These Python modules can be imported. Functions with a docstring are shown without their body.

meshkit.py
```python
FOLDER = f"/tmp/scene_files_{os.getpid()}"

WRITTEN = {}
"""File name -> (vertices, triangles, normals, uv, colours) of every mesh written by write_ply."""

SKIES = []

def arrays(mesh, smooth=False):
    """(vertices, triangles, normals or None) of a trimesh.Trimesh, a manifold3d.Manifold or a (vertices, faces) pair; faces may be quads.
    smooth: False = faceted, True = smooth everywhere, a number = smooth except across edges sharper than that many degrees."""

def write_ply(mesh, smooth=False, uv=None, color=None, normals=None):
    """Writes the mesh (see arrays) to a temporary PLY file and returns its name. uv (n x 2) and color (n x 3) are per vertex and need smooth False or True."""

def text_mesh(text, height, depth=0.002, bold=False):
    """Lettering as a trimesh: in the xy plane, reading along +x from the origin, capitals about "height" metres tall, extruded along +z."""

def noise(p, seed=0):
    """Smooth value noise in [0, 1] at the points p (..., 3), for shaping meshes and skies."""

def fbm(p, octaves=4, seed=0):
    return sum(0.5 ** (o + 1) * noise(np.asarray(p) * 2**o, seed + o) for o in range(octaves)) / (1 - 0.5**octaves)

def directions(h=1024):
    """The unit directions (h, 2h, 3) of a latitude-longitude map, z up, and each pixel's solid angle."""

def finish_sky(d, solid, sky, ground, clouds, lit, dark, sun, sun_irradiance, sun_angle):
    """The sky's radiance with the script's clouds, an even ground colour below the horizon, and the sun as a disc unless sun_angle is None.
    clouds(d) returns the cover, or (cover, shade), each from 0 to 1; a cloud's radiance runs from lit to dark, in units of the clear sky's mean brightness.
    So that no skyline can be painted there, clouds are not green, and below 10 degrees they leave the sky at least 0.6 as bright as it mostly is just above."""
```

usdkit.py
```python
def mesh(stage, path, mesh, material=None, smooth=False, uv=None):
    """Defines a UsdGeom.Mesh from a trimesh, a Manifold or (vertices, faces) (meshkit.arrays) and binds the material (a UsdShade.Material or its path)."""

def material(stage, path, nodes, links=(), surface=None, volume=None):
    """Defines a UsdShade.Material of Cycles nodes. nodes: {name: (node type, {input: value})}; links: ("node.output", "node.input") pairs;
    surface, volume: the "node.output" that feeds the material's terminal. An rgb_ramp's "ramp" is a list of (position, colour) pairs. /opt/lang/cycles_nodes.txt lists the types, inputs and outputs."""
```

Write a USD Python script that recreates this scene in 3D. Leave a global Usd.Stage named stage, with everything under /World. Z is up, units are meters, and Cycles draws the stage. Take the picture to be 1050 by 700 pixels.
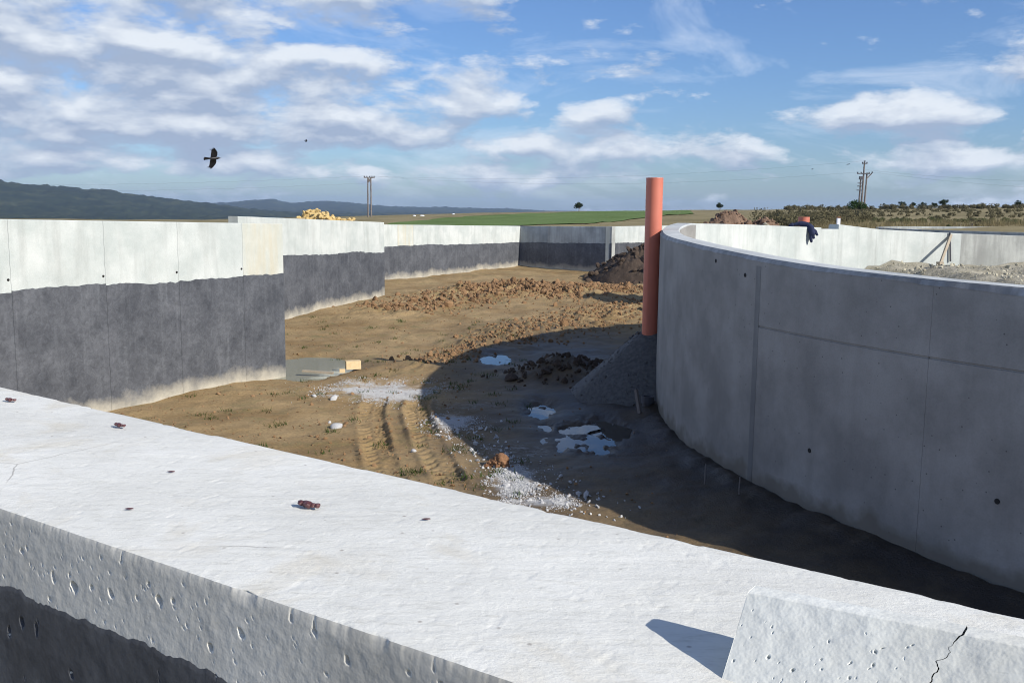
import math, random
import numpy as np, trimesh, usdkit
from meshkit import noise, fbm
from pxr import Usd, UsdGeom, UsdLux, UsdShade, Gf, Sdf, Vt

stage = Usd.Stage.CreateInMemory()
UsdGeom.SetStageUpAxis(stage, UsdGeom.Tokens.z)
UsdGeom.SetStageMetersPerUnit(stage, 1.0)
UsdGeom.Xform.Define(stage, '/World')
UsdGeom.Scope.Define(stage, '/World/Looks')

# ------------------------------------------------------------------ camera
EYE = np.array([0, 0, 3.3]); FPX = 1000.0
PITCH = math.atan(137 / 1000); ROLL = math.radians(.6)
_f = np.array([0, math.cos(PITCH), -math.sin(PITCH)])
_r0 = np.array([1, 0, 0.]); _u0 = np.array([0, math.sin(PITCH), math.cos(PITCH)])
_r = math.cos(ROLL) * _r0 + math.sin(ROLL) * _u0
_u = -math.sin(ROLL) * _r0 + math.cos(ROLL) * _u0
cam = UsdGeom.Camera.Define(stage, '/World/camera')
M = Gf.Matrix4d(*_r, 0, *_u, 0, *(-_f), 0, *EYE, 1)
cam.AddTransformOp().Set(M)
cam.CreateHorizontalApertureAttr(36.0); cam.CreateVerticalApertureAttr(24.0)
cam.CreateFocalLengthAttr(36.0 * FPX / 1050)
cam.CreateClippingRangeAttr(Gf.Vec2f(.05, 60000))
EXPOSURE = 0.30
cam.CreateExposureAttr(EXPOSURE)

# ------------------------------------------------------------------ sun and sky
SUN_EL = math.radians(30.0); SH = np.array([.805, -.593])
SKY = .08; SUN_I = 1.25
sun = UsdLux.DistantLight.Define(stage, '/World/sun')
sun.CreateIntensityAttr(SUN_I); sun.CreateAngleAttr(.5); sun.CreateNormalizeAttr(True)
sun.CreateColorAttr(Gf.Vec3f(1, .95, .87))
sun.AddRotateXYZOp().Set(Gf.Vec3f(90 - math.degrees(SUN_EL), 0, math.degrees(math.atan2(SH[0], -SH[1]))))

def looks(name, nodes, links, surface=None, volume=None):
    return usdkit.material(stage, '/World/Looks/' + name, nodes, links, surface=surface, volume=volume)

BANKS = [  # bearing (x), height (z), half width, half height, weight: the day's banks of cumulus
    (-.42, .160, .36, .060, 1.), (-.48, .210, .36, .036, 1.), (-.22, .118, .28, .042, 1.), (-.46, .085, .36, .036, 1.), (-.16, .066, .32, .024, .8), (-.05, .034, .40, .018, .62), (-.42, .042, .26, .022, .75), (-.03, .100, .07, .020, .95), (.065, .093, .060, .022, 1.), (.34, .090, .12, .024, 1.),
    (.10, .056, .22, .022, .8), (.42, .050, .30, .026, .7), (.50, .150, .09, .026, .85), (.52, .108, .09, .024, .9), (-.16, .205, .14, .022, .75), (-.8, .13, .4, .09, .8), (.85, .12, .3, .07, .7), (0, .5, 1.2, .12, .5)]
sky_nodes = {
    'tc': ('texture_coordinate', {}),
    'sky': ('sky_texture', {'sky_type': 'single_scattering', 'sun_disc': False, 'sun_elevation': SUN_EL, 'sun_rotation': math.atan2(SH[0], SH[1]), 'air_density': 1.0, 'aerosol_density': .6, 'ozone_density': 2.5}),
    'sat': ('mix_color', {'blend_type': 'multiply', 'fac': 1.0, 'b': (.74, .94, 1.30), 'use_clamp': False}),
    'sep': ('separate_xyz', {}),
    'cv': ('mapping', {'scale': (12.0, 12.0, 30.0)}), 'up': ('mapping', {'location': (0, 0, .014)}), 'cu': ('mapping', {'scale': (12.0, 12.0, 30.0)}),
    'n': ('noise_texture', {'scale': 1.0, 'detail': 9.0, 'roughness': .58, 'distortion': .15}), 'n2': ('noise_texture', {'scale': 1.0, 'detail': 4.0, 'roughness': .5, 'distortion': .15}),
    'big': ('noise_texture', {'scale': 3.0, 'detail': 2.0}), 'bigv': ('mapping', {'scale': (1, 1, 3)}), 'bw': ('math', {'math_type': 'multiply_add', 'value2': .5, 'value3': -.25}),
    'm0': ('math', {'math_type': 'multiply_add', 'value2': .44}), 'mu0': ('math', {'math_type': 'multiply_add', 'value2': .44}), 'T': ('math', {'math_type': 'add'}),
    'cov': ('rgb_ramp', {'ramp': [(0.0, (0, 0, 0)), (.57, (0, 0, 0)), (.64, (.35, .35, .35)), (.72, (.78, .78, .78)), (.84, (.97, .97, .97)), (1, (1, 1, 1))]}),
    'nb': ('math', {'math_type': 'multiply_add', 'value2': 1.4, 'value3': -.20}), 'nb2': ('math', {'math_type': 'multiply_add', 'value2': 1.4, 'value3': -.20}),
    'sd': ('math', {'math_type': 'subtract'}),
    'shade': ('map_range', {'from_min': -.12, 'from_max': .26, 'to_min': 0, 'to_max': 1, 'clamp': True}),
    'cc': ('mix_color', {'a': (3.9, 4.8, 6.5), 'b': (8.3, 8.9, 9.7)}),
    'cir': ('noise_texture', {'scale': 5.0, 'detail': 7.0, 'roughness': .62, 'distortion': .7}), 'cim': ('mapping', {'scale': (1.0, 1.0, 3.2), 'rotation': (0, .35, 0)}),
    'cirr': ('rgb_ramp', {'ramp': [(0.0, (0, 0, 0)), (.50, (0, 0, 0)), (.72, (.5, .5, .5)), (1, (.6, .6, .6))]}),
    'mix0': ('mix_color', {'b': (8.6, 9.5, 10.8)}), 'mix': ('mix_color', {}), 'bg': ('background_shader', {'strength': SKY})}
sky_links = [('tc.generated', 'sep.vector'), ('tc.generated', 'cv.vector'), ('tc.generated', 'up.vector'), ('up.vector', 'cu.vector'), ('cv.vector', 'n.vector'), ('cu.vector', 'n2.vector'), ('tc.generated', 'bigv.vector'), ('bigv.vector', 'big.vector')]
for tail, src in (('', 'tc.generated'), ('u', 'up.vector')):
    last = None
    for k, (x0, z0, a, b, w) in enumerate(BANKS):
        mp, gr, ad = f'bm{tail}{k}', f'bg{tail}{k}', f'ba{tail}{k}'
        sky_nodes[mp] = ('mapping', {'location': (-x0 / a, 0, -z0 / b), 'scale': (1 / a, 0, 1 / b)})
        sky_nodes[gr] = ('gradient_texture', {'gradient_type': 'quadratic_sphere' if False else 'spherical'})
        sky_nodes[ad] = ('math', {'math_type': 'multiply_add', 'value2': w})
        sky_links += [(src, mp + '.vector'), (mp + '.vector', gr + '.vector'), (gr + '.fac', ad + '.value1')]
        if last: sky_links.append((last + '.value', ad + '.value3'))
        else: sky_nodes[ad][1]['value3'] = 0.0
        last = ad
    sky_nodes['cl' + tail] = ('math', {'math_type': 'minimum', 'value2': .85})
    sky_links.append((last + '.value', 'cl' + tail + '.value1'))
sky_links += [('cl.value', 'm0.value1'), ('n.fac', 'nb.value1'), ('nb.value', 'm0.value3'), ('clu.value', 'mu0.value1'), ('n2.fac', 'nb2.value1'), ('nb2.value', 'mu0.value3'), ('big.fac', 'bw.value1'), ('m0.value', 'T.value1'), ('bw.value', 'T.value2'), ('T.value', 'cov.fac'),
    ('m0.value', 'sd.value1'), ('mu0.value', 'sd.value2'), ('sd.value', 'shade.value'), ('shade.result', 'cc.fac'), ('tc.generated', 'cim.vector'), ('cim.vector', 'cir.vector'), ('cir.fac', 'cirr.fac'), ('cirr.color', 'mix0.fac'),
    ('sky.color', 'sat.a'), ('sat.result', 'mix0.a'), ('cov.color', 'mix.fac'), ('mix0.result', 'mix.a'), ('cc.result', 'mix.b'), ('mix.result', 'bg.color')]
sky_mat = looks('sky_look', sky_nodes, sky_links, surface='bg.background')
dome = UsdLux.DomeLight.Define(stage, '/World/sky')
UsdShade.MaterialBindingAPI.Apply(dome.GetPrim()).Bind(sky_mat)
dome.GetPrim().SetCustomDataByKey('kind', 'structure')

# ------------------------------------------------------------------ helpers
rng = np.random.default_rng(7)
used = set()
def path_for(parent, name):
    base = (str(parent.GetPath()) if parent is not None else '/World') + '/' + name
    p, i = base, 0
    while p in used:
        i += 1; p = f'{base}_{i:03d}'
    used.add(p)
    return p
def obj(name, mesh, mat, parent=None, smooth=False, uv=None):
    return usdkit.mesh(stage, path_for(parent, name), mesh, mat, smooth=smooth, uv=uv).GetPrim()
def tag(prim, label=None, cat=None, group=None, kind=None):
    for k, v in (('label', label), ('category', cat), ('group', group), ('kind', kind)):
        if v: prim.SetCustomDataByKey(k, v)
    return prim
def thing(name, label, cat, loc=(0, 0, 0), rz=0., group=None, scale=None):
    x = UsdGeom.Xform.Define(stage, path_for(None, name))
    x.AddTranslateOp().Set(Gf.Vec3d(*map(float, loc)))
    if rz: x.AddRotateZOp().Set(math.degrees(rz))
    if scale: x.AddScaleOp().Set(Gf.Vec3f(scale, scale, scale))
    return tag(x.GetPrim(), label, cat, group)
def ray(px, py):
    return _f + (px - 525) / FPX * _r - (py - 350) / FPX * _u
def at(px, py, depth):                    # surveyed point: bearing and distance
    d = ray(px, py); return EYE + d * depth / d[1]
def on(px, py, z=0.):
    d = ray(px, py); return EYE + d * (z - EYE[2]) / d[2]
def sstep(a, b, x):
    t = np.clip((np.asarray(x, float) - a) / (b - a), 0, 1); return t * t * (3 - 2 * t)
cat = trimesh.util.concatenate
def box(c, s, rz=0., tilt=None):
    m = trimesh.creation.box(s)
    if tilt is not None: m.apply_transform(tilt)
    if rz: m.apply_transform(trimesh.transformations.rotation_matrix(rz, (0, 0, 1)))
    m.apply_translation(c); return m
def rod(a, b, r, sec=8, r2=None):
    a, b = np.asarray(a, float), np.asarray(b, float)
    d = b - a; L = np.linalg.norm(d); d /= L
    s = np.cross(d, (0, 0, 1.) if abs(d[2]) < .9 else (1., 0, 0)); s /= np.linalg.norm(s); t = np.cross(d, s)
    an = np.arange(sec) / sec * 2 * np.pi; c = np.outer(np.cos(an), s) + np.outer(np.sin(an), t)
    r2 = r if r2 is None else r2
    v = np.vstack([a + c * r, b + c * r2, a[None], b[None]])
    i = np.arange(sec); j = (i + 1) % sec
    f = np.vstack([np.c_[i, j + sec, j], np.c_[i, i + sec, j + sec], np.c_[i, j, np.full(sec, 2 * sec)], np.c_[j + sec, i + sec, np.full(sec, 2 * sec + 1)]])
    m = trimesh.Trimesh(v, f, process=False); m.fix_normals(); return m
def gridfaces(nr, nc):
    a = (np.arange(nr - 1)[:, None] * nc + np.arange(nc - 1)[None]).ravel()
    return np.vstack([np.c_[a, a + 1, a + nc + 1], np.c_[a, a + nc + 1, a + nc]])
_stones = []
for k in range(10):
    m = trimesh.creation.icosphere(subdivisions=1 if k < 5 else 0)
    v = np.array(m.vertices); v *= (.62 + .75 * noise(v * 1.4 + k * 7.3, k))[:, None]; v *= np.array([1, .8, .62]) + rng.uniform(-.15, .15, 3)
    _stones.append((v, np.array(m.faces)))
def scatter(pts, sizes, coarse=False, sink=.25, seed=1):
    r = np.random.default_rng(seed); V, F, n = [], [], 0
    for p, s in zip(pts, sizes):
        v, f = _stones[r.integers(5, 10) if coarse else r.integers(0, 5)]
        q = r.normal(size=4); q /= np.linalg.norm(q); Rm = trimesh.transformations.quaternion_matrix(q)[:3, :3]
        v = (v * [1, 1, .75]) @ Rm.T * s + p + [0, 0, s * (.5 - sink)]
        V.append(v); F.append(f + n); n += len(v)
    return trimesh.Trimesh(np.vstack(V), np.vstack(F), process=False)

# ------------------------------------------------------------------ materials
def mat(name, ramp, scale=4., detail=6., rough=.9, bump=.3, bdist=.01, bscale=None, stretch=(1, 1, 1), spec=.3, extra=None, distortion=0.):
    """a colour ramp over noise, plus fine relief"""
    n = {'g': ('geometry', {}), 'mp': ('mapping', {'scale': stretch}), 'n': ('noise_texture', {'scale': scale, 'detail': detail, 'roughness': .62, 'distortion': distortion}),
         'r': ('rgb_ramp', {'ramp': ramp}), 'p': ('principled_bsdf', {'roughness': rough, 'specular_ior_level': spec}),
         'bn': ('noise_texture', {'scale': bscale or scale * 8, 'detail': 5., 'roughness': .65}), 'b': ('bump', {'strength': bump, 'distance': bdist})}
    l = [('g.position', 'mp.vector'), ('mp.vector', 'n.vector'), ('n.fac', 'r.fac'), ('r.color', 'p.base_color'), ('g.position', 'bn.vector'), ('bn.fac', 'b.height'), ('b.normal', 'p.normal')]
    return looks(name, n, l, surface='p.BSDF')
def flat(name, col, rough=.6, spec=.4, metallic=0.):
    return looks(name, {'p': ('principled_bsdf', {'base_color': col, 'roughness': rough, 'specular_ior_level': spec, 'metallic': metallic})}, [], surface='p.BSDF')
def concrete(name, lo, hi, stain, stain_at=.62, streak=1.0, bump=.25, pore=0., splash=(.40, .33, .21)):
    """cast concrete: cloudy tone, vertical water streaks, splash of mud at the foot (st.y = height above the ground), pores"""
    n = {'g': ('geometry', {}), 'st': ('attribute', {'attribute': 'st'}), 'ss': ('separate_xyz', {}),
         'n': ('noise_texture', {'scale': 1.3, 'detail': 8., 'roughness': .62}), 'r': ('rgb_ramp', {'ramp': [(0, lo), (.38, lo), (.62, hi), (1, hi)]}),
         'mp': ('mapping', {'scale': (5., 5., .55)}), 'n2': ('noise_texture', {'scale': 1.0, 'detail': 6., 'roughness': .6}),
         'r2': ('rgb_ramp', {'ramp': [(0, (0, 0, 0)), (stain_at - .1, (0, 0, 0)), (stain_at + .12, (1, 1, 1)), (1, (1, 1, 1))]}), 'sm': ('math', {'math_type': 'multiply', 'value2': .55 * streak}),
         'm': ('mix_color', {'b': stain}),
         'n3': ('noise_texture', {'scale': 55., 'detail': 3., 'roughness': .6}), 'r3': ('rgb_ramp', {'ramp': [(0, (.8, .8, .8)), (.35, (.93, .93, .93)), (.6, (1, 1, 1)), (1, (1, 1, 1))]}),
         'm3': ('mix_color', {'blend_type': 'multiply', 'fac': 1.}),
         'v': ('voronoi_texture', {'scale': 9., 'randomness': 1.}), 'vr': ('rgb_ramp', {'ramp': [(0, (pore, pore, pore)), (.05, (pore, pore, pore)), (.085, (0, 0, 0)), (1, (0, 0, 0))]}),
         'm4': ('mix_color', {'b': (lo[0] * .3, lo[1] * .3, lo[2] * .3)}),
         'h': ('math', {'math_type': 'multiply_add', 'value2': -1.0}), 'hn': ('noise_texture', {'scale': 3., 'detail': 5.}), 'hs': ('math', {'math_type': 'multiply_add', 'value2': .55, 'value3': -.13}),
         'hr': ('map_range', {'from_min': -.06, 'from_max': .07, 'clamp': True}), 'm5': ('mix_color', {'b': splash}), 'hk': ('math', {'math_type': 'multiply', 'value2': .75}),
         'p': ('principled_bsdf', {'roughness': .88, 'specular_ior_level': .25}), 'b': ('bump', {'strength': bump, 'distance': .006})}
    l = [('g.position', 'n.vector'), ('n.fac', 'r.fac'), ('g.position', 'mp.vector'), ('mp.vector', 'n2.vector'), ('n2.fac', 'r2.fac'), ('r2.color', 'sm.value1'), ('sm.value', 'm.fac'), ('r.color', 'm.a'),
         ('g.position', 'n3.vector'), ('n3.fac', 'r3.fac'), ('m.result', 'm3.a'), ('r3.color', 'm3.b'), ('g.position', 'v.vector'), ('v.distance', 'vr.fac'), ('m3.result', 'm4.a'), ('vr.color', 'm4.fac'),
         ('st.vector', 'ss.vector'), ('ss.y', 'h.value1'), ('g.position', 'hn.vector'), ('hn.fac', 'hs.value1'), ('hs.value', 'h.value3'), ('h.value', 'hr.value'), ('hr.result', 'hk.value1'), ('hk.value', 'm5.fac'),
         ('m4.result', 'm5.a'), ('m5.result', 'p.base_color'), ('n3.fac', 'b.height'), ('b.normal', 'p.normal')]
    return looks(name, n, l, surface='p.BSDF')
def bitumen(name, a, b, pale, foot=.55):
    n = {'g': ('geometry', {}), 'st': ('attribute', {'attribute': 'st'}), 'ss': ('separate_xyz', {}),
         'n': ('noise_texture', {'scale': 1.6, 'detail': 9., 'roughness': .7, 'distortion': .4}), 'r': ('rgb_ramp', {'ramp': [(0, a), (.36, a), (.64, b), (1, b)]}),
         'mp': ('mapping', {'scale': (7., 7., .5)}), 'n2': ('noise_texture', {'scale': 1., 'detail': 6., 'roughness': .65}),
         'r2': ('rgb_ramp', {'ramp': [(0, (0, 0, 0)), (.52, (0, 0, 0)), (.8, (.4, .4, .4)), (1, (.4, .4, .4))]}), 'm': ('mix_color', {'b': (b[0] * 1.7, b[1] * 1.7, b[2] * 1.65)}),
         'n4': ('noise_texture', {'scale': 2.3, 'detail': 10., 'roughness': .75, 'distortion': 1.5}), 'r4': ('rgb_ramp', {'ramp': [(0, (0, 0, 0)), (.68, (0, 0, 0)), (.75, (.8, .8, .8)), (1, (1, 1, 1))]}), 'm2': ('mix_color', {'b': pale}),
         'hn': ('noise_texture', {'scale': 2.6, 'detail': 7., 'roughness': .65}), 'hs': ('math', {'math_type': 'multiply_add', 'value2': .55, 'value3': -.275 + foot * .38}), 'h': ('math', {'math_type': 'multiply_add', 'value2': -1.}),
         'hr': ('map_range', {'from_min': -.14, 'from_max': .16, 'clamp': True}), 'm5': ('mix_color', {'b': pale}),
         'n6': ('noise_texture', {'scale': 13., 'detail': 9., 'roughness': .78, 'distortion': .8}), 'r6': ('rgb_ramp', {'ramp': [(0, (.5, .5, .5)), (.36, (.74, .74, .75)), (.5, (1, 1, 1)), (.64, (1.28, 1.28, 1.27)), (1, (1.7, 1.7, 1.65))]}), 'm6': ('mix_color', {'blend_type': 'multiply', 'fac': 1.0}),
         'lk': ('math', {'math_type': 'multiply'}), 'lo': ('map_range', {'from_min': 1.3, 'from_max': .6, 'clamp': True}),
         'p': ('principled_bsdf', {'roughness': .62, 'specular_ior_level': .35}), 'bn': ('noise_texture', {'scale': 30., 'detail': 4.}), 'b': ('bump', {'strength': .3, 'distance': .006})}
    l = [('g.position', 'n.vector'), ('n.fac', 'r.fac'), ('g.position', 'mp.vector'), ('mp.vector', 'n2.vector'), ('n2.fac', 'r2.fac'), ('r2.color', 'm.fac'), ('r.color', 'm.a'),
         ('g.position', 'n4.vector'), ('n4.fac', 'r4.fac'), ('ss.y', 'lo.value'), ('lo.result', 'lk.value1'), ('r4.color', 'lk.value2'), ('lk.value', 'm2.fac'), ('g.position', 'n6.vector'), ('n6.fac', 'r6.fac'), ('m.result', 'm6.a'), ('r6.color', 'm6.b'), ('m6.result', 'm2.a'),
         ('st.vector', 'ss.vector'), ('ss.y', 'h.value1'), ('g.position', 'hn.vector'), ('hn.fac', 'hs.value1'), ('hs.value', 'h.value3'), ('h.value', 'hr.value'), ('hr.result', 'm5.fac'),
         ('m2.result', 'm5.a'), ('m5.result', 'p.base_color'), ('g.position', 'bn.vector'), ('bn.fac', 'b.height'), ('b.normal', 'p.normal')]
    return looks(name, n, l, surface='p.BSDF')

WHITE = concrete('white_concrete', (.40, .43, .41), (.51, .53, .505), (.29, .30, .28), .60, .8)
YELLOW = concrete('yellow_stained_concrete', (.42, .44, .40), (.51, .52, .475), (.46, .40, .27), .50, .9)
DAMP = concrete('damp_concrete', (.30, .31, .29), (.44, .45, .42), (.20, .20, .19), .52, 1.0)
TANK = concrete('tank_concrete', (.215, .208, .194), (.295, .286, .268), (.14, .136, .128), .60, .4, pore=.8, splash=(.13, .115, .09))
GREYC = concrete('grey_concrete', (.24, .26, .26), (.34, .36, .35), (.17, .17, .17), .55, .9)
STRIP = concrete('joint_concrete', (.17, .17, .165), (.23, .23, .22), (.13, .13, .128), .5, .8, splash=(.10, .09, .075))
RIMC = concrete('rim_concrete', (.40, .42, .42), (.52, .54, .53), (.3, .31, .31), .55, .8)
RIMB = concrete('rim_bevel_concrete', (.22, .22, .215), (.36, .36, .35), (.14, .14, .138), .48, 1.)
TAR = bitumen('bitumen', (.050, .054, .063), (.095, .10, .111), (.40, .37, .30), foot=.36)
TARN = bitumen('bitumen_near', (.040, .042, .048), (.075, .078, .086), (.18, .18, .18), foot=-3.)
DARKHOLE = flat('dark_hole', (.015, .014, .013), .9)
PVC = mat('orange_plastic', [(0, (.42, .125, .08)), (.5, (.49, .15, .098)), (1, (.54, .18, .12))], scale=3., rough=.42, bump=.05, spec=.4)
WOOD = mat('pale_timber', [(0, (.50, .36, .19)), (.5, (.62, .47, .27)), (1, (.68, .54, .34))], scale=14., rough=.75, stretch=(1, .2, 1))
WOODG = mat('weathered_timber', [(0, (.22, .18, .13)), (.5, (.32, .27, .2)), (1, (.4, .34, .27))], scale=9., rough=.85)
POLE = mat('pole_timber', [(0, (.10, .09, .08)), (.5, (.16, .14, .13)), (1, (.2, .18, .16))], scale=3., rough=.85)
STEEL = flat('dark_steel', (.08, .08, .09), .5, metallic=.3)
BLUECLOTH = mat('navy_cloth', [(0, (.010, .014, .035)), (.5, (.018, .024, .06)), (1, (.03, .04, .09))], scale=12., rough=.9)
CROW = flat('black_feather', (.012, .012, .016), .5)
PALESTONE = mat('pale_stone', [(0, (.26, .26, .26)), (.45, (.40, .40, .40)), (1, (.58, .58, .57))], scale=14., rough=.9)
GRITSTONE = mat('grit_stone', [(0, (.22, .20, .15)), (.5, (.40, .37, .28)), (1, (.55, .52, .42))], scale=5., rough=.9)
YCHUNK = mat('yellow_chunk', [(0, (.33, .22, .08)), (.5, (.48, .35, .15)), (1, (.60, .49, .28))], scale=2.5, rough=.9)
CLOD = mat('brown_clod', [(0, (.10, .056, .028)), (.5, (.205, .122, .062)), (1, (.32, .205, .11))], scale=4., rough=.95, bump=.5)
CLODR = mat('rusty_clod', [(0, (.11, .055, .03)), (.5, (.21, .11, .058)), (1, (.30, .17, .09))], scale=8., rough=.95, bump=.5)
DARKSOIL = mat('dark_soil', [(0, (.03, .021, .016)), (.5, (.062, .044, .032)), (1, (.10, .074, .054))], scale=3., rough=.95, bump=.5)
DIRTRED = mat('red_brown_soil', [(0, (.10, .065, .042)), (.5, (.17, .11, .075)), (1, (.26, .18, .12))], scale=2., rough=.95, bump=.5)
GREYGRAVEL = mat('grey_gravel', [(0, (.055, .055, .055)), (.42, (.09, .09, .09)), (.6, (.125, .125, .122)), (1, (.17, .17, .165))], scale=16., rough=.95, bump=.7, bdist=.02, bscale=60.)
MAROON = mat('maroon_crust', [(0, (.045, .012, .014)), (.5, (.09, .03, .03)), (1, (.28, .14, .13))], scale=160., rough=.35, spec=.6)
WHITEBAG = flat('white_plastic', (.75, .76, .78), .6)

def leafmat(name, a, b):
    n = {'oi': ('geometry', {}), 'r': ('rgb_ramp', {'ramp': [(0, a), (1, b)]}), 'd': ('diffuse_bsdf', {}), 't': ('translucent_bsdf', {}), 'm': ('mix_closure', {'fac': .42})}
    return looks(name, n, [('oi.random_per_island', 'r.fac'), ('r.color', 'd.color'), ('r.color', 't.color'), ('d.BSDF', 'm.closure1'), ('t.BSDF', 'm.closure2')], surface='m.closure')
LEAF = leafmat('tree_leaf', (.035, .05, .024), (.09, .12, .05))
SCRUB = leafmat('scrub_leaf', (.10, .115, .055), (.26, .25, .14))
SCRUBB = leafmat('scrub_brown_leaf', (.15, .135, .08), (.33, .29, .17))
BUSHG = leafmat('green_bush_leaf', (.035, .07, .015), (.09, .15, .035))
DRY = leafmat('dry_grass_blade', (.24, .20, .11), (.40, .34, .19))
GRASSB = leafmat('grass_blade', (.05, .085, .02), (.11, .15, .04))

# fields, hills, mud
def field_mat(name, ramp, scale, bump=.4):
    n = {'g': ('geometry', {}), 'n': ('noise_texture', {'scale': scale, 'detail': 9., 'roughness': .68}), 'r': ('rgb_ramp', {'ramp': ramp}), 'p': ('principled_bsdf', {'roughness': 1., 'specular_ior_level': .1}),
         'bn': ('noise_texture', {'scale': 3., 'detail': 6.}), 'b': ('bump', {'strength': bump, 'distance': .15})}
    return looks(name, n, [('g.position', 'n.vector'), ('n.fac', 'r.fac'), ('r.color', 'p.base_color'), ('g.position', 'bn.vector'), ('bn.fac', 'b.height'), ('b.normal', 'p.normal')], surface='p.BSDF')
FIELD = field_mat('stubble_field', [(0, (.12, .105, .05)), (.38, (.17, .145, .075)), (.55, (.24, .20, .11)), (.75, (.30, .25, .14)), (1, (.34, .28, .17))], .09)
GREEN = field_mat('green_crop', [(0, (.065, .10, .03)), (.4, (.095, .145, .042)), (.6, (.125, .18, .06)), (1, (.17, .20, .085))], .12)
HILL = field_mat('wooded_hill', [(0, (.010, .016, .012)), (.42, (.018, .027, .017)), (.54, (.028, .038, .021)), (.66, (.06, .068, .036)), (1, (.08, .08, .045))], .008, bump=1.)

mud_nodes = {
    'g': ('geometry', {}), 'st': ('attribute', {'attribute': 'st'}), 'ss': ('separate_xyz', {}),
    'n': ('noise_texture', {'scale': .55, 'detail': 10., 'roughness': .66, 'distortion': .3}),
    'r': ('rgb_ramp', {'ramp': [(0, (.13, .08, .034)), (.38, (.215, .14, .060)), (.5, (.265, .183, .088)), (.62, (.32, .225, .112)), (1, (.40, .295, .155))]}),
    'ng': ('noise_texture', {'scale': 1.7, 'detail': 9., 'roughness': .7}), 'rg': ('rgb_ramp', {'ramp': [(0, (0, 0, 0)), (.52, (0, 0, 0)), (.70, (.62, .62, .62)), (1, (.7, .7, .7))]}), 'mg': ('mix_color', {'b': (.13, .125, .05)}),
    'ns': ('noise_texture', {'scale': 26., 'detail': 6., 'roughness': .7}), 'rs': ('rgb_ramp', {'ramp': [(0, (.45, .45, .45)), (.4, (.85, .85, .85)), (.6, (1.1, 1.1, 1.1)), (1, (1.5, 1.5, 1.5))]}), 'ms': ('mix_color', {'blend_type': 'multiply', 'fac': 1.}),
    'mw': ('mix_color', {'b': (.030, .024, .019)}), 'nw': ('noise_texture', {'scale': 1.4, 'detail': 7., 'roughness': .65}), 'wa': ('math', {'math_type': 'multiply_add', 'value2': .9, 'value3': -.45}), 'wb': ('math', {'math_type': 'add', 'use_clamp': True}), 'wz': ('math', {'math_type': 'multiply', 'use_clamp': True}), 'w1': ('math', {'math_type': 'multiply', 'value2': 3.0, 'use_clamp': True}),  # soaked mud tone; also paints extra shade into the tank shadow
    'mp_': ('mix_color', {'b': (.46, .46, .45)}), 'np': ('noise_texture', {'scale': 9., 'detail': 8., 'roughness': .75}), 'pa': ('math', {'math_type': 'multiply_add', 'value2': 2.4, 'value3': -1.55}), 'pb': ('math', {'math_type': 'add', 'use_clamp': True}), 'pz': ('math', {'math_type': 'multiply', 'use_clamp': True}), 'p1': ('math', {'math_type': 'multiply', 'value2': 4.0, 'use_clamp': True}),
    'rr': ('map_range', {'from_min': 0, 'from_max': 1, 'to_min': .95, 'to_max': .42, 'clamp': True}),
    'p': ('principled_bsdf', {'specular_ior_level': .35}), 'b': ('bump', {'strength': .55, 'distance': .03}), 'bn': ('noise_texture', {'scale': 18., 'detail': 7., 'roughness': .7})}
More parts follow.
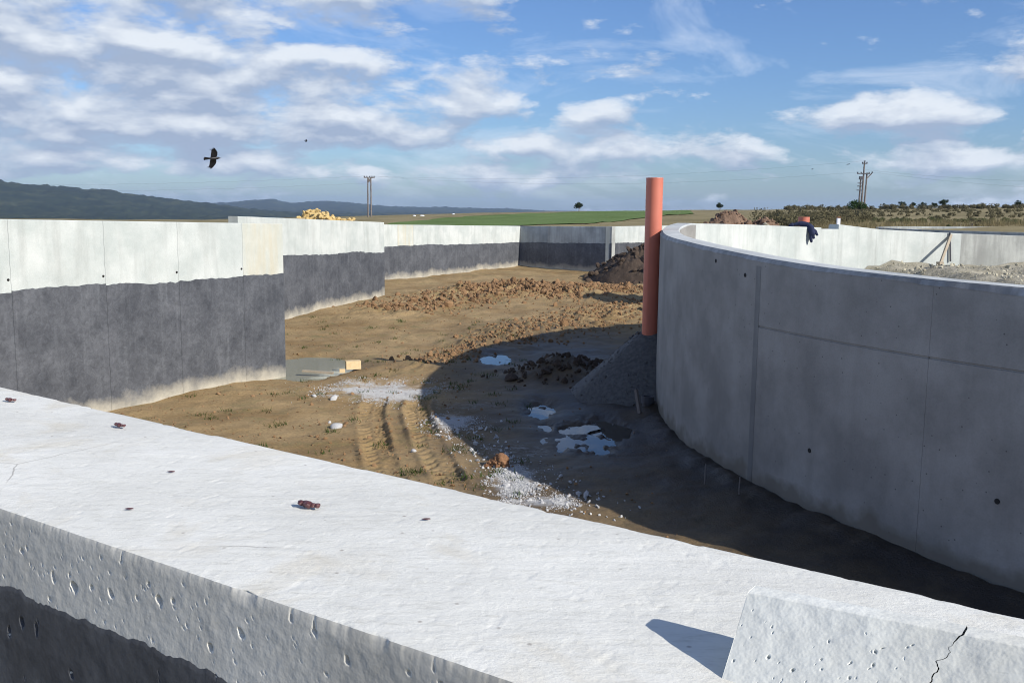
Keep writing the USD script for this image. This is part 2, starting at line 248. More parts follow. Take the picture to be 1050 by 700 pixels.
mud_links = [('g.position', 'n.vector'), ('n.fac', 'r.fac'), ('g.position', 'ng.vector'), ('ng.fac', 'rg.fac'), ('rg.color', 'mg.fac'), ('r.color', 'mg.a'), ('g.position', 'ns.vector'), ('ns.fac', 'rs.fac'), ('mg.result', 'ms.a'), ('rs.color', 'ms.b'),
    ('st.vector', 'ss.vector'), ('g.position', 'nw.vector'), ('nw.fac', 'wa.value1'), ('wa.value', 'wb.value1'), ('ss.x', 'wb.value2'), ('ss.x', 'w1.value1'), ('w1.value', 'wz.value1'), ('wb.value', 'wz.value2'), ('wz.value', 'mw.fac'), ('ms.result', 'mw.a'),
    ('g.position', 'np.vector'), ('np.fac', 'pa.value1'), ('pa.value', 'pb.value1'), ('ss.y', 'pb.value2'), ('ss.y', 'p1.value1'), ('p1.value', 'pz.value1'), ('pb.value', 'pz.value2'), ('pz.value', 'mp_.fac'), ('mw.result', 'mp_.a'), ('mp_.result', 'p.base_color'),
    ('wz.value', 'rr.value'), ('rr.result', 'p.roughness'), ('g.position', 'bn.vector'), ('bn.fac', 'b.height'), ('b.normal', 'p.normal')]
MUD = looks('mud', mud_nodes, mud_links, surface='p.BSDF')
def water(name, col, rough=.03):
    n = {'g': ('geometry', {}), 'n': ('noise_texture', {'scale': 5., 'detail': 2.}), 'b': ('bump', {'strength': .04, 'distance': .01}), 'p': ('principled_bsdf', {'base_color': col, 'roughness': rough, 'ior': 1.33, 'specular_ior_level': .5})}
    return looks(name, n, [('g.position', 'n.vector'), ('n.fac', 'b.height'), ('b.normal', 'p.normal')], surface='p.BSDF')
MURKY = water('murky_water', (.25, .245, .18), .05)
PUDDLE = water('puddle_water', (.05, .045, .038), .02)

# ------------------------------------------------------------------ round tank geometry (needed by the ground)
TC = np.array([14.23, 14.85]); TR = 11.87; TT = .32
def tank_theta(px, far=False, R=TR):
    d = ray(px, 300)[:2]; d = d / np.linalg.norm(d)
    b = d @ TC; c = TC @ TC - R * R; disc = max(b * b - c, 0)
    t = b + math.sqrt(disc) * (1 if far else -1); p = d * t
    return math.atan2(p[1] - TC[1], p[0] - TC[0]) % (2 * math.pi), p
rim = []
for px, py, far in [(1050, 295.5, 0), (960, 287.5, 0), (844, 274.5, 0), (783, 265, 0), (740, 256.5, 0), (700, 247.5, 0), (680, 241.5, 0), (690, 228.8, 1), (750, 230, 1), (828, 233, 1)]:
    th, p = tank_theta(px, bool(far))
    rim.append((th, at(px, py, p[1])[2]))
rim.sort(reverse=True)
rim_th = np.array([r_[0] for r_ in rim][::-1]); rim_z = np.array([r_[1] for r_ in rim][::-1])
def rim_top(th):
    return np.interp(th, rim_th, rim_z)
rim2 = [(lambda q: (q[0], at(px, py, q[1][1])[2]))(tank_theta(px, True)) for px, py in [(846, 229.8), (890, 235), (974, 239.2), (1050, 242)]]
rim2.sort(); r2t = np.array([a for a, _ in rim2]); r2z = np.array([b for _, b in rim2])
print('rim', rim, rim2)

# ------------------------------------------------------------------ the pit floor
def base_z(y): return np.maximum(0, np.asarray(y, float) - 24) * .0196
RIDGES = [  # (from, to, half width, height): ridges of ploughed-up clods
    (on(396, 318, .2), on(520, 296, .3), 1.6, .30), (on(470, 300, .3), on(590, 300, .3), 1.8, .40), (on(545, 296, .35), on(655, 296, .3), 1.8, .45),
    (on(432, 376, 0), on(520, 340, .05), .55, .22), (on(520, 340, .05), on(660, 308, .2), 1.0, .32), (on(510, 352, 0), on(655, 320, .1), 1.1, .42)]
BOWLS = [(on(318, 375, 0), .95, 1.5, .14), (on(619, 437, 0), .42, .80, .095), (on(553, 418, 0), .27, .75, .095), (on(577, 437, 0), .36, .30, .07), (on(600, 455, 0), .42, .55, .075), (on(508, 367, 0), .28, .65, .085)]
RUTS = []
for off in (-.34, .40):
    pts = np.array([on(px, py, 0)[:2] for px, py in [(432, 500), (420, 478), (410, 455), (404, 435), (402, 418), (408, 404)]])
    d = np.gradient(pts, axis=0); nrm = np.c_[d[:, 1], -d[:, 0]]; nrm /= np.linalg.norm(nrm, axis=1)[:, None]
    RUTS.append(pts + nrm * off)
def seg_dist(x, y, a, b):
    d = np.array(b[:2]) - np.array(a[:2]); L = d @ d
    t = np.clip(((x - a[0]) * d[0] + (y - a[1]) * d[1]) / L, 0, 1)
    return np.hypot(x - a[0] - t * d[0], y - a[1] - t * d[1]), t
PALE = [(on(393, 399, 0), .80, .80), (on(462, 433, 0), .33, .70), (on(528, 490, 0), .27, .75), (on(556, 514, 0), .30, .30), (on(520, 460, 0), 1.0, .45), (on(480, 415, 0), .8, .5)]
def pit(x, y, fine=True):
    x, y = np.asarray(x, float), np.asarray(y, float); P = np.stack([x, y, 0 * x], -1)
    z = base_z(y) + (fbm(P * .5, 3, 3) - .5) * .16 + (fbm(P * 2.3, 3, 5) - .5) * .07
    for a, b, w, h in RIDGES:
        h = h * (.55 if w < 1.5 and h < .44 else 1)
        d, t = seg_dist(x, y, a, b); k = np.exp(-(d / w) ** 2)
        z = z + k * h * (.1 + .9 * fbm(P * 1.6, 4, 11)) * .55 + k * (fbm(P * 5, 3, 12) - .5) * .14
    for c, rx, ry, h in BOWLS:
        k = np.exp(-(((x - c[0]) / rx) ** 2 + ((y - c[1]) / ry) ** 2) ** 1.5)
        z = z * (1 - .75 * k) - h * k + k * (fbm(P * [7.5, 3.2, 1], 4, 17) - .5) * (.26 if h < .13 else .03)
    wk = .35 + 1.1 * sstep(.3, .7, fbm(P * [1.3, .8, 1], 3, 29))
    for r_ in RUTS:                                  # tyre bands pressed into the mud, with chevron lugs
        dmin = np.full(x.shape, 9.); run = np.zeros(x.shape); L0 = 0.
        for i in range(len(r_) - 1):
            d, t = seg_dist(x, y, r_[i], r_[i + 1]); m = d < dmin; seg = np.linalg.norm(r_[i + 1] - r_[i]); dmin = np.where(m, d, dmin); run = np.where(m, L0 + seg * t, run); L0 += seg
        band_ = 1 - sstep(.17, .22, dmin); lug = sstep(-.3, .5, np.sin((run + dmin * .7) * 2 * np.pi / .21)) * (1 - .9 * np.exp(-(dmin / .03) ** 2))
        fade = sstep(0, .5, run) * sstep(0, .7, L0 - run)
        z = z - fade * wk * (band_ * (.012 + .040 * lug) - np.exp(-((dmin - .24) / .05) ** 2) * .028) + fade * np.exp(-(dmin / .35) ** 2) * (fbm(P * 7, 3, 28) - .5) * .03
    # small mound of dark mud at the foot of the gravel
    c = on(578, 385, 0); z = z + .42 * np.exp(-(((x - c[0]) / .9) ** 2 + ((y - c[1]) / .8) ** 2)) * (.5 + fbm(P * 2.5, 4, 21))
    # spoil shed at the foot of the tank
    rr = np.hypot(x - TC[0], y - TC[1]); z = z + .10 * np.exp(-((rr - TR - .1) / .22) ** 2) * (.3 + fbm(P * 3, 3, 8))
    return z
ys = [3.0]
while ys[-1] < 60: ys.append(ys[-1] + max(.022, .0018 * ys[-1] * (1 + ys[-1] / 26)))
ys = np.array(ys)
ux = np.r_[np.linspace(-16, -6.2, 60)[:-1], np.linspace(-6.2, -2.9, 90)[:-1], np.linspace(-2.9, .2, 140)[:-1], np.linspace(.2, 4.8, 140), np.linspace(4.8, 30, 60)[1:]]
GX, GY = np.meshgrid(ux, ys)
GZ = pit(GX, GY)
wet_shade = np.zeros(GX.shape)  # wetness round the puddles, plus shade painted over the tank shadow
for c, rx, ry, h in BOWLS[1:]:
    wet_shade = np.maximum(wet_shade, np.exp(-(((GX - c[0]) / (rx * 2.6)) ** 2 + ((GY - c[1]) / (ry * 3.2)) ** 2)))
wet_shade = np.maximum(wet_shade, .9 * np.exp(-(((GX - 1.2) / 2.6) ** 2 + ((GY - 21.0) / 6.0) ** 2)))  # painted shade: darkens the mud at the back of the tank shadow
wet_shade = np.maximum(wet_shade, 1.0 * np.exp(-(((GX - 1.5) / 2.5) ** 2 + ((GY - 15.0) / 6.5) ** 2)))  # soaked ground by the puddles, broadened to deepen the shadow
rr = np.hypot(GX - TC[0], GY - TC[1]); wet_shade = np.maximum(wet_shade, 1.0 * np.exp(-((rr - TR) / 2.2) ** 2) * (GY < 22))  # soaked tank foot, widened to darken the shaded mud
c = BOWLS[0]; wet_shade = np.maximum(wet_shade, .5 * np.exp(-(((GX - c[0][0]) / 1.7) ** 2 + ((GY - c[0][1]) / 1.5) ** 2)))
pale = np.zeros(GX.shape)
for c, rx, ry in PALE[:4]: pale = np.maximum(pale, 1.2 * np.exp(-(((GX - c[0]) / rx) ** 2 + ((GY - c[1]) / ry) ** 2) ** 1.2))
for c, rx, ry in PALE[4:]: pale = np.maximum(pale, .45 * np.exp(-(((GX - c[0]) / rx) ** 2 + ((GY - c[1]) / ry) ** 2)))
g = trimesh.Trimesh(np.stack([GX, GY, GZ], -1).reshape(-1, 3), gridfaces(*GX.shape), process=False)
tag(obj('mud_ground', g, MUD, smooth=True, uv=np.c_[wet_shade.ravel(), pale.ravel()]), kind='structure')

# water lying in the hollows
def sheet(name, m, poly_c, rx, ry, z, label, group=None):
    an = np.linspace(0, 2 * np.pi, 48, endpoint=False)
    rad = 1 + .12 * np.sin(an * 3 + 1) + .1 * np.sin(an * 5)
    v = np.c_[poly_c[0] + rx * rad * np.cos(an), poly_c[1] + ry * rad * np.sin(an), np.full(48, z)]
    v = np.vstack([[poly_c[0], poly_c[1], z], v]); i = np.arange(48)
    f = np.c_[np.zeros(48, int), 1 + i, 1 + (i + 1) % 48]
    return tag(obj(name, trimesh.Trimesh(v, f, process=False), m), label, 'puddle', group, 'structure')
def level(i, up): return float(pit(np.array([BOWLS[i][0][0]]), np.array([BOWLS[i][0][1]]))[0]) + up
sheet('puddle', MURKY, BOWLS[0][0], 1.2, 1.9, level(0, .10), 'murky grey green puddle at the foot of the striped wall corner')
for k_, (up, lb) in enumerate([(.030, 'largest bright puddle in the shade, nearest the round tank'), (.034, 'slanting bright puddle left of the largest one in the shade'), (.032, 'thin broken puddle between the two larger ones in the shade'), (.034, 'streaky puddle in the shade in front of the largest one'), (.045, 'small bright puddle far back near the shadow edge')]):
    c, rx, ry, h = BOWLS[k_ + 1]; sheet('puddle', PUDDLE, c, rx * 1.45, ry * 1.45, -h * .95 + up, lb)

# ------------------------------------------------------------------ land outside the walls
PITPOLY = np.array([(-9.2, 3.2), (-10.5, 9.0), (-4.62, 19.1), (-7.2, 25.6), (-4.7, 33.2), (-5.4, 40), (.2, 48.3), (4.6, 44.7), (6.5, 47.), (8.5, 30.0), (14.2, 26.5), (25.5, 22), (26.4, 14.8), (24, 6), (14, 2.8), (3.4, -1.2), (1.25, 1.35), (-3, 4.4)])
def inside(x, y):
    from shapely import Polygon, contains_xy, distance, points, prepare
    p = Polygon(PITPOLY); prepare(p)
    return contains_xy(p, x, y), distance(points(x, y), p.exterior)
def land(x, y):
    x, y = np.asarray(x, float), np.asarray(y, float); P = np.stack([x, y, 0 * x], -1)
    z = 2.05 + np.where(x < 0, .036, .0215) * np.clip(x, -90, 190) * sstep(15, 70, np.hypot(x, y))
    z = z + (fbm(P * .05, 3, 31) - .5) * .7 * sstep(40, 120, y) + (fbm(P * .4, 3, 33) - .5) * .16
    d = np.maximum(np.hypot(x, y) - 260, 0); z = z - np.minimum(d * d * 9e-5, 32)
    z = np.where(y < 4, np.minimum(z, 1.72 + 0 * z), z)
    return z
def grid_land():
    rads = np.r_[np.arange(.0, 70, .8), np.geomspace(70, 14000, 130)]
    azs = np.linspace(0, 2 * np.pi, 541)
    front = np.abs(((azs - np.pi / 2 + np.pi) % (2 * np.pi)) - np.pi)
    R, A = np.meshgrid(rads, azs, indexing='ij'); X, Y = R * np.cos(A) + 4, R * np.sin(A) + 18
    return X, Y
X, Y = grid_land()
ins, dd = inside(X, Y)
Z = land(X, Y)
Z = np.where(ins, -.7, -.7 + (Z + .7) * sstep(.45, 1.9, dd))
# wooded hills along the left skyline
def hills(X, Y):
    D = np.hypot(X, Y); az = np.degrees(np.arctan2(X, Y))
    px = 525 + 1000 * np.tan(np.radians(np.clip(az, -60, 60)))
    P = np.stack([X * .0011, Y * .0011, 0 * X], -1)
    n = fbm(P, 5, 41); n2 = fbm(P * 6, 4, 43)
    near = np.interp(px, [-900, -200, 0, 70, 110, 160, 200, 260, 320, 420], [.010, .019, .0180, .0145, .0112, .0062, .001, -.005, -.009, -.014])
    far = np.interp(px, [-900, 60, 150, 205, 230, 282, 300, 337, 380, 430, 480, 520, 560, 640, 900], [.006, .006, .003, .000, .0012, .0052, .0024, .0042, .0012, -.0008, -.001, -.0012, -.0035, -.008, -.01])
    wv = np.stack([px * .022, 0 * px, 0 * px], -1); near = near + (fbm(wv, 4, 45) - .5) * .0042 * (near > -.004); far = far + (fbm(wv * 1.4 + 9, 4, 46) - .5) * .0024
    z1 = 3.3 + 3600 * near * (1 + .22 * (n2 - .5)); z2 = 3.3 + 7500 * far * (1 + .2 * (n2 - .5))
    r1 = np.exp(-((D - 3600) / 700) ** 2); r2 = np.exp(-((D - 7500) / 1300) ** 2)
    flatz = -30.
    z = flatz + np.maximum((z1 - flatz) * r1, 0) + np.maximum((z2 - flatz) * r2 * (1 - .0 * r1), 0)
    return z + (n - .5) * 8 * (r1 + r2)
D = np.hypot(X, Y)
Z = np.where(D > 900, np.minimum(Z, -29 + 0 * Z), Z)
keep = D[:, :] < 1500
land_m = trimesh.Trimesh(np.stack([X, Y, Z], -1).reshape(-1, 3), gridfaces(*X.shape), process=False)
tag(obj('field_ground', land_m, FIELD, smooth=True), kind='structure')
hr = np.linspace(1400, 11500, 130); ha = np.radians(np.linspace(-58, 58, 760))
HR, HA = np.meshgrid(hr, ha, indexing='ij'); HX, HY = HR * np.sin(HA), HR * np.cos(HA)
HZ = hills(HX, HY) + (fbm(np.stack([HX * .02, HY * .02, 0 * HX], -1), 3, 47) - .5) * 14 + (fbm(np.stack([HX * .06, HY * .06, 0 * HX], -1), 2, 48) - .5) * 15
HZ[0] = HZ[-1] = -60
hm = trimesh.Trimesh(np.stack([HX, HY, HZ], -1).reshape(-1, 3), gridfaces(*HX.shape)[:, ::-1], process=False)
tag(obj('hills', hm, HILL, smooth=True), kind='structure')

# green crop strip seen over the far wall
def on_land(px, py):
    d = ray(px, py); ts = np.geomspace(25, 900, 1500); p = EYE + d * (ts / d[1])[:, None]
    gap = p[:, 2] - land(p[:, 0], p[:, 1]); i = np.argmax(gap < 0)
    return p[i] if gap.min() < 0 else p[-1]
us = np.linspace(0, 1, 90); vs = np.linspace(0, 1, 60)
lo = np.array([(-9.4, 64), (-4, 66), (6, 76), (24, 130), (45, 250)], float); hi = np.array([(-12.5, 100), (-7, 150), (3, 200), (20, 240), (46, 255)], float)
k = np.linspace(0, 1, 5)
L = np.c_[np.interp(us, k, lo[:, 0]), np.interp(us, k, lo[:, 1])]; H = np.c_[np.interp(us, k, hi[:, 0]), np.interp(us, k, hi[:, 1])]
GXY = L[None] * (1 - vs)[:, None, None] + H[None] * vs[:, None, None]
gz = land(GXY[..., 0], GXY[..., 1]) + .06
gm = trimesh.Trimesh(np.concatenate([GXY, gz[..., None]], -1).reshape(-1, 3), gridfaces(60, 90), process=False)
tag(obj('green_field', gm, GREEN, smooth=True), kind='structure')

# ------------------------------------------------------------------ straight walls of cast panels
def straight_wall(name, label, P0, P1, top0, top1, joints, thick=.30, coat=None, foot=True, mats=None, group=None, holes=None, seed=0):
    """P0 -> P1 is the foot of the seen face; the body lies to the left of P0 -> P1. joints: fractions where panels meet; coat: (z0, z1) height of the tar line"""
    P0, P1 = np.array(P0[:2], float), np.array(P1[:2], float); L = np.linalg.norm(P1 - P0); d = (P1 - P0) / L; nrm = np.array([-d[1], d[0]])  # away from the seen face
    t = thing(name, label, 'wall', (P0[0], P0[1], 0), math.atan2(d[1], d[0]), group)
    edges = [0.] + list(joints) + [1.]
    r = np.random.default_rng(seed)
    topf = lambda s: top0 + (top1 - top0) * s / L
    basef = lambda s: base_z(P0[1] + d[1] * s) - .25
    groundf = lambda s: pit(P0[0] + d[0] * s - nrm[0] * .05, P0[1] + d[1] * s - nrm[1] * .05)
    core = []
    for i in range(len(edges) - 1):
        a, b = edges[i] * L + (.002 if i else 0), edges[i + 1] * L - (.002 if i < len(edges) - 2 else 0)
        ns = max(3, int((b - a) / .3)); S = np.linspace(a, b, ns); c = .012
        sec = []
        for s in S:
            zt, zb = topf(s), basef(s)
            sec.append([(s, 0, zb), (s, 0, zb + (zt - zb) * .5), (s, 0, zt - c), (s, c, zt), (s, thick - c, zt), (s, thick, zt - c), (s, thick, zb)])
        sec = np.array(sec); nv = sec.shape[1]
        # chamfer the two ends a little
        sec[0, :3, 1] += .004; sec[-1, :3, 1] += .004
        V = sec.reshape(-1, 3); F = gridfaces(ns, nv)
        caps = []
        for e in (0, ns - 1):
            o = e * nv; tri = [(o, o + j, o + j + 1) for j in range(1, nv - 1)]
            caps += [x if e == 0 else x[::-1] for x in tri]
        F = np.vstack([F, caps])
        m = trimesh.Trimesh(V, F, process=False)
        if m.volume < 0: m.invert()
        gnd = groundf(V[:, 0]); uv = np.c_[V[:, 0], V[:, 2] - gnd] if foot else np.c_[V[:, 0], V[:, 2] * 0 + 3]
        # st must be per vertex of the unshaded mesh
        pm = obj('wall_panel', m, (mats or {}).get(i, WHITE), t, uv=uv)
        if (mats or {}).get(i) is YELLOW: tag(pm, 'wall panel with faint yellowish stains')
        if coat:
            w = max(8, int((b - a) / .035)); S = np.linspace(a, b, w)
            z1 = coat[0] + (coat[1] - coat[0]) * S / L + (fbm(np.c_[S * 1.1, S * 0 + seed, S * 0], 2, 60 + seed) - .5) * .045 + (fbm(np.c_[S * 9, S * 0 + seed, S * 0], 3, 80 + seed) - .5) * .045 + r.uniform(-.02, .02)
            zb = np.array([basef(s) for s in S]); rows = [zb]
            for q in (.15, .3, .5, .75, 1.): rows.append(zb + (z1 - zb) * q)
            y0 = -.005
            V = np.concatenate([np.c_[S, np.full(w, y0), z] for z in rows] + [np.c_[S, np.full(w, .002), z1 + .001]])
            F = gridfaces(len(rows) + 1, w)
            gnd = groundf(V[:, 0])
            obj('tar_coat', trimesh.Trimesh(V, F, process=False), TAR, t, uv=np.c_[V[:, 0], V[:, 2] - gnd])
        core.append((edges[i + 1] * L))
    cm = trimesh.creation.box((L - .06, thick - .04, min(top0, top1) + .2)); cm.apply_translation((L / 2, thick / 2, (min(top0, top1) + .2) / 2 - .25))
    obj('joint_core', cm, GREYC, t, uv=np.c_[cm.vertices[:, 0], np.full(len(cm.vertices), 3.)])
    for s, z in (holes or []):
        hm_ = rod((s * L, .01, z), (s * L, -.004, z), .020, 10); obj('tie_hole', hm_, DARKHOLE, t)
    return t

w1R = on(293, 384, 0); w1a = on(115, 418, 0); dirw = (w1a - w1R)[:2] / np.linalg.norm((w1a - w1R)[:2])
w1L = w1R[:2] + dirw * 10.0
def frac_px(px, A, B):
    d = ray(px, 300)[:2]; A, B = np.array(A[:2]), np.array(B[:2])
    return float(np.linalg.solve(np.c_[B - A, -d], -A)[0])
J = [frac_px(p, w1L, w1R) for p in (12, 109, 184, 250)]
j0 = J[1] - J[0]
jj = [J[0] - 2 * j0 * .8, J[0] - j0 * .8] + J
zt = lambda px, py, P: at(px, py, P[1])[2]
top_a = zt(113, 226.6, w1a); top_b = zt(291, 229.5, w1R)
slope = (top_b - top_a) / np.linalg.norm((w1R - w1a)[:2]); top0 = top_b - slope * 10
ca = zt(113, 292.5, w1a); cb = zt(291, 281, w1R); cs = (cb - ca) / np.linalg.norm((w1R - w1a)[:2])
straight_wall('panel_wall', 'left nearest white and tar wall with a puddle at its corner', w1L, w1R, top0, top_b, jj, coat=(cb - cs * 10, cb), mats={len(jj): YELLOW}, seed=1,
    holes=[(f - .004, zz) for f, zz in zip(J, (2.18, 2.15, 2.14, 2.13))])
w2L = at(293, 328, 28.0); w2R = at(394.5, 306, 34.0); w2d = (w2R - w2L)[:2]; w2d /= np.linalg.norm(w2d)
w2S = w2L[:2] - w2d * 2.2; L2 = np.linalg.norm(w2R[:2] - w2S)
J2 = [frac_px(p, w2S, w2R) for p in (317, 347, 374)]
straight_wall('panel_wall', 'second white and tar wall from the left, with the yellow heap rising behind it', w2S, w2R, zt(293, 223.6, w2L) + .06, zt(394, 228, w2R), J2, coat=(zt(293, 261, w2L) + .03, zt(394, 258, w2R)), seed=2)
w3L = at(395, 290, 40.); w3R = at(533, 273, 48.); w3d = (w3R - w3L)[:2]; w3S = w3L[:2] - w3d * .35
straight_wall('panel_wall', 'long distant lit wall in front of the green field, left of the shaded one', w3S, w3R, zt(395, 229, w3L), zt(533, 231.8, w3R), [frac_px(p, w3S, w3R) for p in (408, 424, 439, 455, 470, 486, 502, 518)], coat=(zt(395, 252, w3L), zt(533, 248.5, w3R)), mats={1: YELLOW}, seed=3)
w4R = np.array([.1005 * 44.6, 44.6, 0])
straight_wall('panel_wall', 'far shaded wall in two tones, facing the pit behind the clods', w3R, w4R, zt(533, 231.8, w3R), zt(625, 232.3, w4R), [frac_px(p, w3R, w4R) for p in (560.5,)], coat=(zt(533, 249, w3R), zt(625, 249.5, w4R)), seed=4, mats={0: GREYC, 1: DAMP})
w5R = np.array([8.6, 52., 0])
straight_wall('panel_wall', 'far short lit wall just left of the tall orange pipe', w4R + [.01, .01, 0], w5R, zt(625, 232.3, w4R), 2.45, [.22, .45, .7], coat=(zt(625, 249.5, w4R), 1.6), seed=5)

# ------------------------------------------------------------------ the round tank
tank = thing('round_tank', 'big round grey concrete tank holding gravel, beside the tall orange pipe', 'tank', (TC[0], TC[1], 0))
def arc(th0, th1, r1, topf, rough_rim=False, thick=TT, base=-.3, groove=None, n=None, chamf=.032):
    n = n or max(6, int(abs(th1 - th0) * r1 / .12)); th = np.linspace(th0, th1, n)
    rows = []
    for t_ in th:
        z = float(topf(t_)); c = chamf
        if rough_rim: c = chamf * (.75 + .7 * float(fbm(np.array([[t_ * 9, 0, 1.]]), 3, 71)[0]))
        sec = [(r1, base), (r1, .02), (r1, .5)]
        if groove: sec += [(r1, groove - .012), (r1 - .010, groove - .006), (r1 - .010, groove + .006), (r1, groove + .012)]
        sec += [(r1, z - c * 1.5), (r1 - c * .8, z - .012), (r1 - c, z), (r1 - thick + .012, z), (r1 - thick, z - .012), (r1 - thick, 1.0), (r1 - thick, base)]
        rows.append([(a * math.cos(t_), a * math.sin(t_), b) for a, b in sec])
    rows = np.array(rows); nv = rows.shape[1]; V = rows.reshape(-1, 3); F = gridfaces(n, nv); caps = []
    for e in (0, n - 1):
        o = e * nv; caps += [(o, o + j, o + j + 1) if e else (o, o + j + 1, o + j) for j in range(1, nv - 1)]
    m = trimesh.Trimesh(V, np.vstack([F, caps]), process=False)
    if m.volume < 0: m.invert()
    return m
def tank_uv(m):
    P = m.vertices + [TC[0], TC[1], 0]; return np.c_[np.arctan2(m.vertices[:, 1], m.vertices[:, 0]) * 10, P[:, 2] - pit(P[:, 0], P[:, 1]) + (np.hypot(m.vertices[:, 0], m.vertices[:, 1]) < TR - .2) * 3]
tj = tank_theta(777.)[0]; tj2 = tank_theta(957)[0]; dj = tj2 - tj
gap = .0001
tA = tank_theta(672.)[0]
tf = [tank_theta(p, True)[0] for p in (695, 785, 828, 846, 886, 901, 936, 974, 1016, 1060)]
# near outer panels, anticlockwise: from beyond the right edge of the view round to the left tangent, then the far side
near = [tj + dj * 2.9, tj2, tj]
g0 = float(at(900, 357.5, tank_theta(900)[1][1])[2])
obj('wall_panel', arc(near[1] + gap, near[0] + .35, TR, rim_top, True, groove=g0), TANK, tank, smooth=30) if False else None
def tank_panel(a, b, topf, m, **k):
    q = arc(a + gap, b - gap, TR, topf, **k); P_ = obj('wall_panel', q, m, tank, uv=tank_uv(q))
    if k.get('rough_rim'):                                    # trowelled rim with a broken bevel
        n_ = max(6, int(abs(b - a) * TR / .05)); th = np.linspace(a + gap, b - gap, n_); rows = []
        for t_ in th:
            z = float(topf(t_)); c = .032 * (.75 + .7 * float(fbm(np.array([[t_ * 9, 0, 1.]]), 3, 71)[0])); w_ = (float(fbm(np.array([[t_ * 40, 3, 1.]]), 3, 72)[0]) - .5) * .02
            rows.append([(r_ * math.cos(t_), r_ * math.sin(t_), z_) for r_, z_ in ((TR + .001, z - c * 1.5 - .004 + w_), (TR + .003, z - c * 1.4 + w_), (TR - c * .8 + .003, z - .010), (TR - c + .001, z + .003), (TR - .17, z + .005 + w_ * .1), (TR - TT + .014, z + .003), (TR - TT - .003, z - .012), (TR - TT - .001, z - .03))])
        rows = np.array(rows)
        for nm, a0, a1, mm in (('rim_bevel', 0, 4, RIMB), ('rim_top', 3, 8, RIMC)):
            rm = trimesh.Trimesh(rows[:, a0:a1].reshape(-1, 3), gridfaces(n_, a1 - a0), process=False); obj(nm, rm, mm, P_, uv=np.full((len(rm.vertices), 2), 3.))
a_lo, a_hi = (min(tj, tj2), max(tj, tj2))
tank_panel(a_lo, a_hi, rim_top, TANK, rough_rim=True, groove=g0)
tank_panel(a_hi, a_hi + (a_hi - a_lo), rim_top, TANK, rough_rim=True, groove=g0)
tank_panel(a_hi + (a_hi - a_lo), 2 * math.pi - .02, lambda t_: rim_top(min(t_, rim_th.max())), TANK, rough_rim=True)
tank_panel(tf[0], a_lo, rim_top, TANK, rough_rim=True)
tank_panel(tf[1], tf[0], rim_top, WHITE)
tank_panel(tf[2], tf[1], rim_top, WHITE)
tank_panel(tf[3], tf[2], lambda t_: rim_top(t_) - .04, WHITE)
rt2 = lambda t_: np.interp(t_, r2t, r2z)
for i in range(3, 9):
    tank_panel(tf[i + 1], tf[i], rt2, [WHITE, WHITE, WHITE, WHITE, DAMP, DAMP][i - 3] if i < 8 else DAMP)
tank_panel(.02 - 0.05, tf[9], lambda t_: np.interp(t_, r2t, r2z), WHITE)
core = arc(0, 2 * math.pi - 1e-4, TR - .02, lambda t_: 2.45, thick=TT - .04, n=160); obj('joint_core', core, GREYC, tank, uv=tank_uv(core))
q = arc(tj - .0042, tj + .0042, TR + .0025, lambda t_: rim_top(t_) - .10, thick=.02, n=3, chamf=.002); obj('joint_strip', q, GREYC, tank, uv=tank_uv(q)) if False else obj('joint_strip', q, STRIP, tank, uv=tank_uv(q))
def tie(px, py):
    th, p = tank_theta(px); q = at(px, py, p[1]) - [TC[0], TC[1], 0]; u = np.r_[q[:2] / np.linalg.norm(q[:2]), 0]
    c_ = u * TR; c_[2] = q[2]; obj('tie_hole', rod(c_ - u * .01, c_ + u * .004, .026, 10), DARKHOLE, tank)
for p in ((836.5, 461), (1030.5, 511.5), (733, 267.5), (763.5, 282)): tie(*p)

# gravel filling inside the tank
def fill_z(x, y):
    P = np.stack([x, y, 0 * x], -1)
    s = sstep(7.5, 11.5, x + .15 * (y - 14))
    return .35 + 1.56 * s + (fbm(P * .7, 4, 81) - .5) * .34 * s + (fbm(P * 2.5, 4, 82) - .5) * .26
fr = np.linspace(0, TR - TT - .01, 90); fa = np.linspace(0, 2 * np.pi, 181)
FR, FA = np.meshgrid(fr, fa, indexing='ij'); FX, FY = TC[0] + FR * np.cos(FA), TC[1] + FR * np.sin(FA)
fm = trimesh.Trimesh(np.stack([FX, FY, fill_z(FX, FY)], -1).reshape(-1, 3), gridfaces(*FX.shape), process=False)
GRIT = mat('grit_fill', [(0, (.13, .115, .085)), (.4, (.24, .22, .165)), (.6, (.33, .305, .24)), (1, (.42, .395, .32))], scale=3.5, rough=.95, bump=.8, bdist=.05, bscale=14.)
tag(obj('gravel_fill', fm, GRIT, smooth=True), 'rough beige gravel filling the inside of the round tank', 'gravel', kind='stuff')
n = 15000; ang = rng.uniform(0, 2 * np.pi, n); rad = np.sqrt(rng.uniform(0, 1, n)) * (TR - TT - .25)
sx, sy = TC[0] + rad * np.cos(ang), TC[1] + rad * np.sin(ang); ok = sx > 9
sx, sy = sx[ok], sy[ok]
tag(obj('gravel_stones', scatter(np.c_[sx, sy, fill_z(sx, sy)], rng.gamma(1.8, .009, len(sx)) + .010, True, seed=5), GRITSTONE), 'loose broken stones lying on the gravel inside the round tank', 'stones', kind='stuff')

